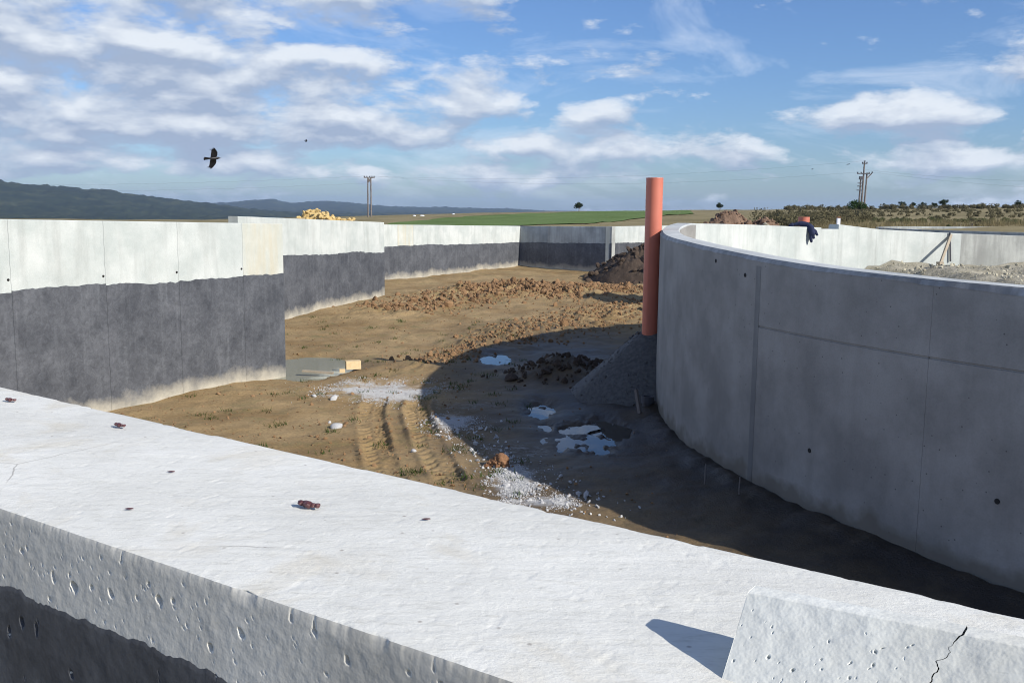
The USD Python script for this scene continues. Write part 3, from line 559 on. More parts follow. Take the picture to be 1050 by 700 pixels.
# timber prop and rod against the far inside wall
def far_in(px, py, off=.1):
    th, p = tank_theta(px, True, TR - TT - off); return at(px, py, p[1])
pr = thing('timber_prop', 'slanting timber prop leaning against the inside of the tank wall', 'prop', far_in(964, 268, .9))
o = np.array(far_in(964, 268, .9)); b_ = far_in(975, 241, .03) - o
obj('strut', rod((0, 0, -.1), b_, .045, 4), WOODG, pr)
obj('foot_block', box((0, 0, -.04), (.14, .12, .06), .4), WOODG, pr)
o = np.array(far_in(974.5, 268, .06)); tag(obj('steel_rod', rod(o, far_in(974, 238.5, .06), .022, 6), STEEL), 'thin upright steel rod just right of the slanting timber prop', 'rod')

# second tank beyond
T2 = np.array([24.8, 44.1]); R2 = 8.0
t2 = thing('round_tank', 'low grey rim of a second round tank behind the first', 'tank', (T2[0], T2[1], 0))
for i in range(8):
    m = arc(i * math.pi / 4 + .001, (i + 1) * math.pi / 4 - .001, R2, lambda t_: 2.56, thick=.3, base=1.0, chamf=.02, n=14)
    obj('wall_panel', m, GREYC, t2, uv=np.c_[m.vertices[:, 0], np.full(len(m.vertices), 3.)])

# ------------------------------------------------------------------ the wall in front of the camera
FT = 2.95
fA, fB = on(0, 394, FT)[:2], on(1050, 627.7, FT)[:2]; nA, nB = on(0, 520.5, FT)[:2], on(530, 700, FT)[:2]
fd = (fB - fA) / np.linalg.norm(fB - fA); fn = np.array([fd[1], -fd[0]])          # fn points to the camera side
U = lambda P: (np.asarray(P)[..., :2] - fA) @ fd
Wd = lambda P: (np.asarray(P)[..., :2] - fA) @ fn
ua, wa, ub, wb = U(nA), Wd(nA), U(nB), Wd(nB)
def width(u): return np.interp(u, [-3, ua, ub, 8], [wa, wa, wb, wb + (wb - wa) * .2])
print('foreground wall width', wa, wb, 'u', ua, ub, U(fB))
u = np.r_[np.linspace(-4.5, -.35, 40)[:-1], np.arange(-.35, ua - .03, .0038), np.arange(ua - .03, ub + .06, .0016), np.arange(ub + .06, U(fB) + .35, .0038), np.linspace(U(fB) + .36, 7.5, 30)]
nu = len(u)
pr_ = np.random.default_rng(12)
PITS = [(pr_.uniform(ua - .1, ub + .25), -abs(pr_.normal(0, .05)) - .004 if i % 3 else -pr_.uniform(.01, .3), pr_.gamma(1.0, .00055) + .0006, pr_.uniform(.45, 1.15), pr_.uniform(-.9, .9)) for i in range(430)]
PITS += [(ua + .155, -.058, .0052, 1.3, 1.1), (ua + .115, -.055, .0034, 1.5, .3), (ua + .30, -.038, .0038, 1.6, .6), (ua + .22, -.05, .0036, 1.4, .5), (ua + .05, -.04, .0028, 1.3, .9), (ua + .42, -.04, .0035, 1.7, .7), (ua + .06, -.118, .0042, 1.4, .2), (ua + .09, -.12, .003, 2.4, .15), (ua + .035, -.135, .003, 2.6, .1), (ua + .16, -.15, .0032, 2.2, .2)]
def near_disp(uu, zz):
    """relief of the near face, metres, positive outwards"""
    P = np.stack([uu, 0 * uu, zz], -1)
    h = (fbm(P * 6, 2, 91) - .5) * .002 + (fbm(P * 90, 3, 92) - .5) * .0006
    h = h + 0.11 * (FT - zz)
    for a, b, s, el, tilt in PITS:
        m = (np.abs(uu - a) < s * 3.2 * el) & (np.abs(zz - FT - b) < s * 3.2 * el)
        if not m.any(): continue
        du, dz = uu[m] - a, zz[m] - FT - b; c_, s_ = math.cos(tilt), math.sin(tilt)
        q = np.hypot((du * c_ + dz * s_) / s, (-du * s_ + dz * c_) / (s * el)) + .9 * (noise(np.stack([uu[m] / s * .9, 0 * du, zz[m] / s * .9], -1), 7) - .5)
        h[m] -= s * 1.5 * (1 - sstep(.65, 1.05, q))
    return h
vt = np.linspace(0, 1, 84); zn = np.r_[np.r_[np.arange(.010, .13, .0016), np.linspace(.132, .30, 40)], .36, .5, .8, 1.3, 3.0]
W = width(u)
secs = []
lump = lambda P, s_, sd: fbm(P * s_, 4, sd) - .5
# far face and far edge
for zz in (-3.2, -1.5, -.6, -.2, -.05, -.014):
    secs.append(np.c_[u, np.zeros(nu) - .004 * (zz < -.02), np.full(nu, FT + zz)])
chip = np.clip(fbm(np.c_[u * 16, 0 * u, 0 * u], 4, 97) - .52, 0, 1) * .05
secs.append(np.c_[u, .004 + chip * .3, FT - .004 - chip * .35])
for t_ in vt:
    v = .010 + (W - .0135) * t_
    P = np.c_[u, v, 0 * u]
    rot = np.c_[u * .8 - v * .6, u * .6 + v * .8, 0 * u]                       # float marks run slantwise
    h = lump(P, 4, 101) * .002 + lump(rot * [4, 75, 1], 1., 102) * .0010 + lump(P, 42, 103) * .0005 - np.clip(fbm(P * 75, 3, 104) - .64, 0, 1) * .0025
    e = (1 - sstep(0, .03, v)) * .004 + (1 - sstep(0, .010, W - v)) * .0008
    secs.append(np.c_[u, v, FT + h - e * (.3 + fbm(P * 25, 3, 105))])
edge = (fbm(np.c_[u * 150, 0 * u, 0 * u], 3, 106) - .5) * .0020 - np.clip(fbm(np.c_[u * 25, 0 * u, 0 * u], 4, 107) - .6, 0, 1) * .013
secs.append(np.c_[u, W - .0012 + edge * .8, FT - .0012 + np.minimum(edge, 0) * .35])
secs.append(np.c_[u, W + .0004 + edge * .35, FT - .005 + np.minimum(edge, 0) * .3])
for k_, zz in enumerate(zn):
    z_ = np.full(nu, FT - .002) - zz; top_fade = max(0, 1 - k_ / 5)
    secs.append(np.c_[u, W + near_disp(u, z_) + edge * (.12 if k_ == 0 else 0.), z_])
S = np.array(secs); ns = len(S)
XYZ = np.stack([fA[0] + fd[0] * S[..., 0] + fn[0] * S[..., 1], fA[1] + fd[1] * S[..., 0] + fn[1] * S[..., 1], S[..., 2]], -1)
fgw = thing('foreground_wall', 'rough pale concrete wall crossing the whole foreground, broad top with dried crusts', 'wall')
FACE = concrete('cast_face_concrete', (.50, .485, .435), (.67, .655, .60), (.24, .225, .19), .55, .8, bump=.18)
FGC = looks('foreground_concrete', {
    'g': ('geometry', {}), 'n': ('noise_texture', {'scale': 3.5, 'detail': 10., 'roughness': .68}), 'r': ('rgb_ramp', {'ramp': [(0, (.46, .455, .415)), (.32, (.59, .585, .54)), (.5, (.665, .66, .61)), (.66, (.73, .725, .675)), (1, (.77, .765, .72))]}),
    'ny': ('noise_texture', {'scale': 7., 'detail': 7., 'roughness': .6, 'distortion': .6}), 'ry': ('rgb_ramp', {'ramp': [(0, (0, 0, 0)), (.54, (0, 0, 0)), (.70, (.42, .42, .42)), (1, (.55, .55, .55))]}), 'my': ('mix_color', {'b': (.52, .46, .34)}),
    'nm': ('mapping', {'scale': (.30, 1.25, 1.), 'rotation': (0, 0, .12)}), 'ns': ('noise_texture', {'scale': 130., 'detail': 6., 'roughness': .72}), 'rs': ('rgb_ramp', {'ramp': [(0, (.62, .61, .58)), (.34, (.84, .835, .82)), (.46, (.97, .97, .965)), (.6, (1, 1, 1)), (1, (1, 1, 1))]}), 'ms': ('mix_color', {'blend_type': 'multiply', 'fac': 1.}),
    'vs': ('voronoi_texture', {'scale': 26.}), 'vr': ('rgb_ramp', {'ramp': [(0, (.75, .75, .75)), (.04, (.6, .6, .6)), (.075, (0, 0, 0)), (1, (0, 0, 0))]}), 'vm': ('mix_color', {'b': (.25, .22, .19)}),
    'p': ('principled_bsdf', {'roughness': .9, 'specular_ior_level': .25}), 'bm': ('mapping', {'scale': (.8, 1.15, 1.)}), 'bn': ('noise_texture', {'scale': 190., 'detail': 5., 'roughness': .7}), 'b': ('bump', {'strength': .42, 'distance': .0026}),
    'dn': ('noise_texture', {'scale': 6., 'detail': 4.}), 'dv': ('mix_vector', {'fac': (.035)}), 'ck': ('voronoi_texture', {'scale': 3.2, 'feature': 'distance_to_edge'}), 'ckr': ('rgb_ramp', {'ramp': [(0, (1, 1, 1)), (.0015, (.7, .7, .7)), (.004, (0, 0, 0)), (1, (0, 0, 0))]}), 'ckn': ('noise_texture', {'scale': 4.3, 'detail': 2.}), 'ckm': ('rgb_ramp', {'ramp': [(0, (0, 0, 0)), (.60, (0, 0, 0)), (.66, (.7, .7, .7)), (1, (.8, .8, .8))]}), 'ckf': ('math', {'math_type': 'multiply'}), 'cm': ('mix_color', {'b': (.22, .20, .18)})},
    [('g.position', 'n.vector'), ('n.fac', 'r.fac'), ('g.position', 'ny.vector'), ('ny.fac', 'ry.fac'), ('r.color', 'my.a'), ('ry.color', 'my.fac'), ('g.position', 'nm.vector'), ('nm.vector', 'ns.vector'), ('ns.fac', 'rs.fac'), ('my.result', 'ms.a'), ('rs.color', 'ms.b'),
     ('g.position', 'vs.vector'), ('vs.distance', 'vr.fac'), ('ms.result', 'vm.a'), ('vr.color', 'vm.fac'), ('g.position', 'dn.vector'), ('g.position', 'dv.a'), ('dn.color', 'dv.b'), ('dv.result', 'ck.vector'), ('ck.distance', 'ckr.fac'), ('g.position', 'ckn.vector'), ('ckn.fac', 'ckm.fac'), ('ckr.color', 'ckf.value1'), ('ckm.color', 'ckf.value2'), ('ckf.value', 'cm.fac'), ('vm.result', 'cm.a'), ('cm.result', 'p.base_color'), ('g.position', 'bm.vector'), ('bm.vector', 'bn.vector'), ('bn.fac', 'b.height'), ('b.normal', 'p.normal')], surface='p.BSDF')
cut = 7 + len(vt)                                    # the top, and the cast face below its ragged edge
obj('wall_top', trimesh.Trimesh(XYZ[:cut + 1].reshape(-1, 3), gridfaces(cut + 1, nu), process=False), FGC, fgw, smooth=True)
obj('wall_face', trimesh.Trimesh(XYZ[cut:].reshape(-1, 3), gridfaces(ns - cut, nu), process=False), FACE, fgw, smooth=True, uv=np.full(((ns - cut) * nu, 2), 3.))
# tar on the near face, 87 mm below the top
line = FT - .088 + (fbm(np.c_[u * 5, 0 * u, 0 * u], 2, 111) - .5) * .008 + (fbm(np.c_[u * 70, 0 * u, 0 * u], 3, 112) - .5) * .010
rows = []
for q in np.r_[0, .004, np.linspace(.006, .24, 100), .4, 1.2]:
    z_ = line - q; o_ = (.0 if q == 0 else .0009)
    rows.append(np.stack([u, W + near_disp(u, z_) + o_, z_], -1))
S = np.array(rows); XY = np.stack([fA[0] + fd[0] * S[..., 0] + fn[0] * S[..., 1], fA[1] + fd[1] * S[..., 0] + fn[1] * S[..., 1], S[..., 2]], -1)
obj('tar_coat', trimesh.Trimesh(XY.reshape(-1, 3), gridfaces(len(rows), nu), process=False), TARN, fgw, smooth=True, uv=np.c_[np.zeros(len(rows) * nu), np.full(len(rows) * nu, 3.)])

# raised concrete kerb block on the wall top, bottom right, split by a crack
def fg_pt(u_, v_, z_): return np.array([fA[0] + fd[0] * u_ + fn[0] * v_, fA[1] + fd[1] * u_ + fn[1] * v_, z_])
tip = at(767, 607, .735); low = at(743, 690, .700)
ut, vt_ = U(tip), Wd(tip); hz = tip[2] - FT
print('block tip', ut, vt_, hz, 'low', U(low), Wd(low), low[2] - FT)
BLK = concrete('block_concrete', (.65, .655, .60), (.75, .755, .70), (.48, .44, .34), .60, .6, bump=.3)
blk = thing('raised_block', 'low raised concrete block with pores and a crack on the foreground wall', 'concrete block', (tip[0], tip[1], FT), math.atan2(fd[1], fd[0]))
blkpit = [(pr_.uniform(.0, .55), pr_.uniform(.012, .095), pr_.gamma(1.2, .00022) + .00035) for _ in range(230)] + [(.292, .03, .0016), (.03, .05, .0014), (.05, .055, .0013), (.09, .05, .001)]
def block_piece(x0f, x1f, xs, ends):
    """x along the wall, y away from the camera; section: foot of sloping face, ridge, back"""
    hgt = lambda x: hz * (1 + .2 * np.clip(x / .2, 0, 1.2))
    tp = np.r_[np.linspace(0, 1, 130)]
    rows = []
    for t_ in tp:                                   # sloping pored face up to the ridge
        z = -.02 + (hgt(xs) + .02) * t_; y = -.050 * (1 - t_) * (1 + .3)
        rows.append((y + 0 * xs, z, t_))
    rows.append((.003 + 0 * xs, hgt(xs) + .0006, 1.)); rows.append((.016 + 0 * xs, hgt(xs) + .0005, 1.)); rows.append((.019 + 0 * xs, hgt(xs) - .002, 1.))
    rows.append((.023 + 0 * xs, hgt(xs) * .4, 1.)); rows.append((.026 + 0 * xs, hgt(xs) * .0 - .02, 1.))
    V = []
    for y, z, t_ in rows:
        a, b = x0f(t_, y), x1f(t_, y); X_ = a + (b - a) * (xs - xs[0]) / (xs[-1] - xs[0])
        sd = (1 - t_) * .105; dep = 0 * X_
        if t_ < 1:
            for a_, b2, r_ in blkpit: dep = np.maximum(dep, r_ * 2.6 * (1 - sstep(.6, 1.1, np.hypot(X_ - a_, sd - b2) / r_)))
        wob = (fbm(np.c_[X_ * 16, sd + 0 * X_, y * 10], 3, 121) - .5) * .004
        V.append(np.c_[X_, y + dep * .8 + wob, z - dep * .5])
    V = np.array(V); nr, nc = V.shape[:2]; F = gridfaces(nr, nc); caps = []
    for e in ends(nc):
        o_ = [r * nc + e for r in range(nr)]
        for j in range(1, nr - 1): caps.append((o_[0], o_[j], o_[j + 1]) if e else (o_[0], o_[j + 1], o_[j]))
    m = trimesh.Trimesh(V.reshape(-1, 3), np.vstack([F, caps]), process=False)
    a_ = m.face_normals[m.triangles_center[:, 1] < -.03].mean(0) if len(m.faces) else np.zeros(3)
    if a_[2] < 0: m.invert()
    return m
crk = float(U(on(980, 652, FT + hz * 1.15)) - ut); print('crack', crk)
_jn = fbm(np.c_[np.linspace(0, 1, 131) * 9, np.zeros(131), np.zeros(131)], 4, 131) - .5
jag = lambda t_, y: .016 * float(_jn[int(round(t_ * 130))]) - .03 * (1 - t_)
lean = (U(low) - ut) / max(1e-6, (Wd(low) - vt_))
q = block_piece(lambda t_, y: (-np.asarray(y).mean() * lean), lambda t_, y: crk + jag(t_, y), np.linspace(0, crk, 330), lambda nc: (0,))
obj('block_piece', q, BLK, blk, smooth=True, uv=np.full((len(q.vertices), 2), 3.))
q = block_piece(lambda t_, y: crk + .0003 + .0006 * abs(math.sin(t_ * 7)) * (1 if t_ < .93 else 3) + jag(t_, y), lambda t_, y: 1.2, np.linspace(crk, 1.2, 420), lambda nc: (nc - 1,))
obj('block_piece', q, BLK, blk, smooth=True, uv=np.full((len(q.vertices), 2), 3.))

# little dried crusts on the wall top
for (px, py, s, w_) in [(11, 410, 1.0, 'nearest the left edge'), (123, 436, 1.0, 'second from left, beside far edge'), (317, 517.5, 1.25, 'largest, mid wall')]:
    p = on(px, py, FT + .004)
    segs = []
    for k_ in range(5):
        v, f = _stones[k_]; vv = v * .0042 * (1.15 - .12 * abs(k_ - 2)) * s + [(k_ - 2) * .0045 * s, .0012 * math.sin(k_ * 2.1), .0008]
        segs.append(trimesh.Trimesh(vv, f, process=False))
    t = thing('dried_crust', f'small maroon dried crust on the pale wall top, {w_}', 'crust', p, rng.uniform(-.6, -.2))
    for sgm in segs: obj('lump', sgm, MAROON, t)
for (px, py, w_) in [(437.5, 531.5, 'flat reddish flake on the wall top, right of the largest maroon crust'), (176, 483, 'tiny dark flake on the wall top, left of centre'), (133, 521, 'tiny brown flake near the edge of the wall top at left')]:
    p = on(px, py, FT + .002); v, f = _stones[3]
    t = obj('flake', trimesh.Trimesh(v * [.0055, .0028, .0016] + p, f, process=False), MAROON); tag(t, w_, 'flake')

# ------------------------------------------------------------------ pipes
def tube(r, h0, h1, wall=.012, sec=40):
    an = np.arange(sec) / sec * 2 * np.pi; ring = lambda rr_, z: np.c_[rr_ * np.cos(an), rr_ * np.sin(an), np.full(sec, z)]
    prof = [(r, h0), (r, h1 - .004), (r - .003, h1), (r - wall, h1), (r - wall, h1 - .5), (r - wall, h0)]
    V = np.vstack([ring(*p_) for p_ in prof]); i = np.arange(sec); j = (i + 1) % sec; F = []
    for k_ in range(len(prof) - 1):
        F += [np.c_[k_ * sec + i, k_ * sec + j, (k_ + 1) * sec + j], np.c_[k_ * sec + i, (k_ + 1) * sec + j, (k_ + 1) * sec + i]]
    return trimesh.Trimesh(V, np.vstack(F), process=False)
PIPEZ = 17.1; pb = at(666.8, 338, PIPEZ); pt = at(666.8, 182.5, PIPEZ)
pipe = thing('plastic_pipe', 'tall upright orange plastic pipe standing in grey gravel beside the round tank', 'pipe', (pb[0], pb[1], 0))
obj('pipe_shaft', tube(8.6 * PIPEZ / 1000, .3, pt[2], .011), PVC, pipe, smooth=40)
ring = tube(8.6 * PIPEZ / 1000 + .002, pt[2] - .015, pt[2] + .003, .015); obj('pipe_rim', ring, PVC, pipe, smooth=40)
p2 = at(824.5, 222.5, 27.2)
sp = thing('plastic_pipe', 'short orange pipe end showing above the far tank rim behind the dark glove', 'pipe', (p2[0], p2[1], 0))
obj('pipe_shaft', tube(.135, 1.6, p2[2] - .12, .011), PVC, sp, smooth=40); obj('pipe_collar', tube(.155, p2[2] - .14, p2[2], .03), PVC, sp, smooth=40)

GB = at(828, 233, 24.0)
for _ in range(3): GB = at(828, 233, float(tank_theta(828, True, TR - TT)[1][1]) - .03)
# dark work glove slung over the tank rim
gl = thing('work_glove', 'dark blue work glove hanging over the far tank rim, fingers down', 'glove', tuple(GB))
import manifold3d as m3
def hull_chain(pts, rs):
    out = None
    for (a, ra), (b, rb) in zip(list(zip(pts, rs))[:-1], list(zip(pts, rs))[1:]):
        s1 = m3.Manifold.sphere(ra, 14).translate(tuple(map(float, a))); s2 = m3.Manifold.sphere(rb, 14).translate(tuple(map(float, b)))
        hl = m3.Manifold.batch_hull([s1, s2]); out = hl if out is None else out + hl
    return out
c = GB[1] / 1000
GP = lambda dx, dy, dep=0.: np.array([dx * c, -dep, -dy * c])
body = hull_chain([GP(-15, -2, -.12), GP(-8, -3.4, -.1), GP(-1, -2.6, -.05), GP(3, 1, .05), GP(4, 6, .09)], [.030, .055, .07, .085, .08])
for pts, rs in [([GP(3, 3, .08), GP(2.6, 9.5, .1), GP(3.4, 14, .1)], [.05, .04, .034]), ([GP(4.4, 4, .09), GP(5, 8.5, .1), GP(5.6, 10.6, .1)], [.05, .036, .03]),
                ([GP(4, 1.5, .08), GP(7.4, 4.5, .1), GP(8.8, 7.4, .1)], [.05, .038, .032])]:
    body = body + hull_chain(pts, rs)
body = body.refine_to_length(.035)
bm = body.to_mesh(); gm_ = trimesh.Trimesh(bm.vert_properties[:, :3], bm.tri_verts); trimesh.smoothing.filter_taubin(gm_, iterations=6)
gm_.vertices += (fbm(np.array(gm_.vertices) * 14, 3, 5)[:, None] - .5) * .03
obj('glove_body', gm_, BLUECLOTH, gl, smooth=60)
obj('cuff', hull_chain([GP(-16.6, -1.2, -.12), GP(-14.5, -2.2, -.12)], [.036, .05]), BLUECLOTH, gl, smooth=60)

# ------------------------------------------------------------------ heaps of gravel and soil, clods
def heap(cx, cy, r, h, seed, power=1.0, n=90, rough=.12, zf=None, scale=(1, 1)):
    rr_ = np.linspace(0, 1.12, n); an = np.linspace(0, 2 * np.pi, n * 2 + 1); Rm, Am = np.meshgrid(rr_, an, indexing='ij')
    X_ = cx + r * scale[0] * Rm * np.cos(Am); Y_ = cy + r * scale[1] * Rm * np.sin(Am); P = np.stack([X_, Y_, 0 * X_], -1)
    prof = np.clip(1 - Rm, -.2, 1); prof = np.where(prof > 0, prof ** power, prof * .6); prof = prof - .12 * np.exp(-(Rm / .14) ** 2)
    base = zf(X_, Y_)
    Zm = base + h * prof + rough * h * (fbm(P * 1.7 / r * 2, 5, seed) - .5) * 2 * np.clip(1.25 - Rm, 0, 1)
    return trimesh.Trimesh(np.stack([X_, Y_, Zm], -1).reshape(-1, 3), gridfaces(*X_.shape), process=False), (X_, Y_, Zm)
hg, _ = heap(pb[0] + .12, pb[1] + .15, 1.55, 1.42, 131, 1.0, rough=.03, zf=lambda x, y: base_z(y))
gh = thing('gravel_heap', 'smooth grey gravel heap piled round the foot of the tall orange pipe', 'heap', (0, 0, 0)); obj('heap_body', hg, GREYGRAVEL, gh, smooth=True)
n = 1500; a_ = rng.uniform(2.0, 5.4, n); q_ = np.sqrt(rng.uniform(0, 1.1, n)); sx = pb[0] + .12 + 1.55 * q_ * np.cos(a_); sy = pb[1] + .15 + 1.55 * q_ * np.sin(a_)
tag(obj('heap_stones', scatter(np.c_[sx, sy, np.clip(1 - q_, 0, 1) * 1.42 - .01], rng.gamma(2, .004, n) + .005, True, seed=8), GREYGRAVEL, gh), kind='stuff')

hc = at(676, 283, 41.5)
hs, (hx, hy, hz_) = heap(hc[0], hc[1], 3.1, 1.8, 141, .8, rough=.25, n=120, zf=lambda x, y: base_z(y))
sh = thing('soil_heap', 'dark heap of soil lumps in front of the far wall, left of the orange pipe', 'heap'); obj('heap_body', hs, DARKSOIL, sh, smooth=False)
ids = rng.integers(0, hx.size, 420); obj_ = scatter(np.c_[hx.ravel()[ids], hy.ravel()[ids], hz_.ravel()[ids]], rng.gamma(2.0, .035, 420) + .05, seed=9); tag(obj('heap_lumps', obj_, DARKSOIL, sh), kind='stuff')

def clod_pts(a, b, w, nn, seed, lo, g):
    r = np.random.default_rng(seed); t = r.uniform(0, 1, nn); p = np.outer(1 - t, a[:2]) + np.outer(t, b[:2]); d = (np.array(b) - np.array(a))[:2]; d /= np.linalg.norm(d)
    p = p + np.outer(r.normal(0, w, nn), (-d[1], d[0])); return p, r.gamma(1.6, g, nn) + lo
allp, alls = [], []
for i, ((a, b, w, h), nn, g) in enumerate(zip(RIDGES[:3], (900, 1100, 1100), (.020, .021, .021))):
    p, s = clod_pts(a, b, w * .55, nn, 20 + i, .022, g); allp.append(p); alls.append(s)
P = np.vstack(allp); Sz = np.concatenate(alls)
tag(obj('clod_band', scatter(np.c_[P, pit(P[:, 0], P[:, 1])], Sz, seed=31), CLOD), 'wide band of tumbled brown clods across the back of the pit', 'clods', kind='stuff')
allp, alls = [], []
for i, ((a, b, w, h), nn, g) in enumerate(zip(RIDGES[3:], (420, 520, 420), (.010, .012, .012))):
    p, s = clod_pts(a, b, w * .6, nn, 40 + i, .02, g); allp.append(p); alls.append(s)
P = np.vstack(allp); Sz = np.concatenate(alls)
tag(obj('clod_ridge', scatter(np.c_[P, pit(P[:, 0], P[:, 1])], Sz, seed=32), CLOD), 'low diagonal ridge of clods running along the edge of the shadow', 'clods', kind='stuff')
# crumbs and pebbles loose on the mud
n = 7000; py_ = 9.3 + 26 * rng.uniform(0, 1, n) ** 1.6; px_ = rng.uniform(-.42, .17, n) * py_ * 1.05
ok = np.hypot(px_ - TC[0], py_ - TC[1]) > TR + .1
wet_shade_area = (((px_ - 1.5) / 2.5) ** 2 + ((py_ - 15) / 6.5) ** 2 < .9) | (((px_ - 1.2) / 2.6) ** 2 + ((py_ - 21) / 6) ** 2 < .8) | (np.hypot(px_ - TC[0], py_ - TC[1]) < TR + 2.2)  # soaked and shade-darkened ground, where crumbs are thinned out
ok &= ~wet_shade_area | (rng.uniform(0, 1, n) < .12); px_, py_ = px_[ok], py_[ok]
tag(obj('mud_crumbs', scatter(np.c_[px_, py_, pit(px_, py_)], rng.gamma(1.2, .007, len(px_)) + .005, True, seed=33), CLOD), 'small crumbs of earth scattered over the pit floor', 'crumbs', kind='stuff')
# pale crushed stone patches
for i, ((c_, rx, ry), nn, lb) in enumerate(zip(PALE[:4], (6500, 2200, 2800, 1400), ('largest white patch of crushed stone, beside the shadow tip', 'white crushed stone patch at the curved edge of the shadow', 'whitish crushed stone patch in front of the rusty clod', 'greyish crushed stone patch close behind the foreground wall'))):
    r = np.random.default_rng(50 + i); nn *= 5; p = np.c_[r.normal(c_[0], rx * .58, nn), r.normal(c_[1], ry * .58, nn)]; p = p[fbm(np.c_[p * 3.2, 0 * p[:, 0]], 3, 200 + i) + r.normal(0, .05, nn) > .52]; nn = len(p)
    tag(obj('crushed_stone', scatter(np.c_[p, pit(p[:, 0], p[:, 1])], r.gamma(2., .0018, nn) + .0032, True, seed=60 + i), PALESTONE), lb, 'crushed stone', kind='stuff')
n = 420; r = np.random.default_rng(77); tt_ = r.uniform(0, 1, n); ln = np.array([on(462, 433, 0)[:2], on(500, 462, 0)[:2], on(535, 490, 0)[:2], on(610, 532, 0)[:2]])
p = np.c_[np.interp(tt_, [0, .33, .66, 1], ln[:, 0]), np.interp(tt_, [0, .33, .66, 1], ln[:, 1])] + r.normal(0, .28, (n, 2))
tag(obj('scattered_chips', scatter(np.c_[p, pit(p[:, 0], p[:, 1])], r.gamma(1.6, .008, n) + .006, True, seed=70), PALESTONE), 'thin scatter of pale chips between the white stone patches', 'stone chips', kind='stuff')
# single stones and the rusty clod
for px, py, s, lb in [(342, 411, .085, 'pale stone lying below the large white patch, upper of the two'), (344, 440, .095, 'pale flat stone in the brown mud left of the tyre tracks'), (424, 463, .05, 'small white stone beside the right tyre track'), (322, 406, .05, 'little white stone left of the upper pale stone'), (338, 433, .03, 'tiny white stone just above the pale flat stone')]:
    p = on(px, py, 0); p[2] = pit(p[:1], p[1:2])[0]
    tag(obj('stone', scatter([p], [s], seed=int(px)), PALESTONE, smooth=50), lb, 'stone')
p = on(511, 476, 0); cl = thing('rusty_clod', 'rust brown crumbly clod standing up at the edge of the shadow', 'clod', (p[0], p[1], float(pit(p[:1], p[1:2])[0])))
r = np.random.default_rng(5)
def rough_lump(c0, rad, seed):
    m = trimesh.creation.icosphere(subdivisions=4, radius=1.); v = np.array(m.vertices); v = v * (.55 + .9 * fbm(v * 2.2 + seed, 4, seed))[:, None] * rad
    return trimesh.Trimesh(v * [1, .8, .95] + c0, m.faces, process=False)
for k_, (c0, rad) in enumerate([((.03, 0, .07), .11), ((-.08, .02, .03), .07), ((.09, -.03, .02), .06), ((-.15, 0, .01), .04)]): obj('clod_lump', rough_lump(np.array(c0), rad, 90 + k_), CLODR, cl)
p = on(545, 353, 0)
# dark soaked clods in the shade left of the gravel
c_ = on(578, 388, 0); r = np.random.default_rng(15); p = np.c_[r.normal(c_[0] + .1, .7, 260), r.normal(c_[1], .55, 260)]
tag(obj('wet_clods', scatter(np.c_[p, pit(p[:, 0], p[:, 1])], r.gamma(1.6, .018, 260) + .02, seed=16), DARKSOIL), 'dark soaked clods in the shade left of the gravel heap', 'clods', kind='stuff')

# timber by the puddle
p = on(362, 379, 0); wb_ = thing('timber_block', 'short pale squared timber block at the right end of the murky puddle', 'timber block', (p[0], p[1], .02), .35)
b1 = trimesh.creation.box((.30, .16, .17)); b1.apply_translation((0, 0, .085)); obj('block', b1, WOOD, wb_)
p = on(351, 382.5, 0); tag(obj('timber_offcut', box((p[0], p[1], .05), (.11, .1, .07), .2), WOOD), 'small timber offcut between the plank and the timber block', 'offcut')
p = on(326, 383.5, 0); tag(obj('plank', box((p[0], p[1], .045), (.62, .10, .035), -.08, trimesh.transformations.rotation_matrix(.05, (0, 1, 0))), WOODG), 'thin weathered plank lying along the near edge of the murky puddle', 'plank')
# pale broken board and dark stub by the tank foot
p = on(656, 427, 0); q0 = np.array([p[0], p[1], .0])
tag(obj('broken_board', rod(q0 + [.02, 0, -.05], q0 + [-.06, .1, .42], .035, 4), POLE), 'narrow weathered board standing in the dark corner where gravel meets the tank', 'board')
p = on(664, 424, 0); st_ = thing('pipe_stub', 'dark short pipe stub at the foot of the round tank', 'pipe stub', (p[0], p[1] + .05, 0))
obj('stub_body', tube(.085, -.1, .27, .02, 24), STEEL, st_, smooth=40); obj('stub_collar', tube(.105, .17, .28, .035, 24), STEEL, st_, smooth=40)
# thin stakes near the tank foot
for px, py, lb in [(722, 497, 'thin stake standing in the mud near the tank foot, left of two'), (757, 511, 'thin stake standing in the mud near the tank foot, right of two')]:
    p = on(px, py, 0); tag(obj('stake', rod((p[0], p[1], -.1), (p[0] + .01, p[1], .26), .008, 5), POLE), lb, 'stake')

# grass tufts on the mud
def blades(pts, h, nb, spread, width, seed, lean=.5):
    r = np.random.default_rng(seed); V, F = [], []; k_ = 0
    for p_ in pts:
        for _ in range(nb):
            a = r.uniform(0, 6.28); b = p_ + np.array([r.normal(0, spread), r.normal(0, spread), -.01]); hh = h * r.uniform(.5, 1.3)
            tip_ = b + np.array([math.cos(a) * hh * lean * r.uniform(.2, 1), math.sin(a) * hh * lean * r.uniform(.2, 1), hh]); sd = np.array([-math.sin(a), math.cos(a), 0]) * width
            V += [b - sd, b + sd, tip_]; F.append((k_, k_ + 1, k_ + 2)); k_ += 3
    return trimesh.Trimesh(np.array(V), np.array(F), process=False)
r = np.random.default_rng(19); yy = 11 + 18 * r.uniform(0, 1, 170) ** 1.3; xx = r.uniform(-.40, .02, 170) * yy
tz = pit(xx, yy); tag(obj('grass_tufts', blades(np.c_[xx, yy, tz], .07, 22, .07, .007, 20, 1.2), GRASSB), 'small green weeds sprouting thinly on the sunlit mud', 'weeds', kind='stuff')

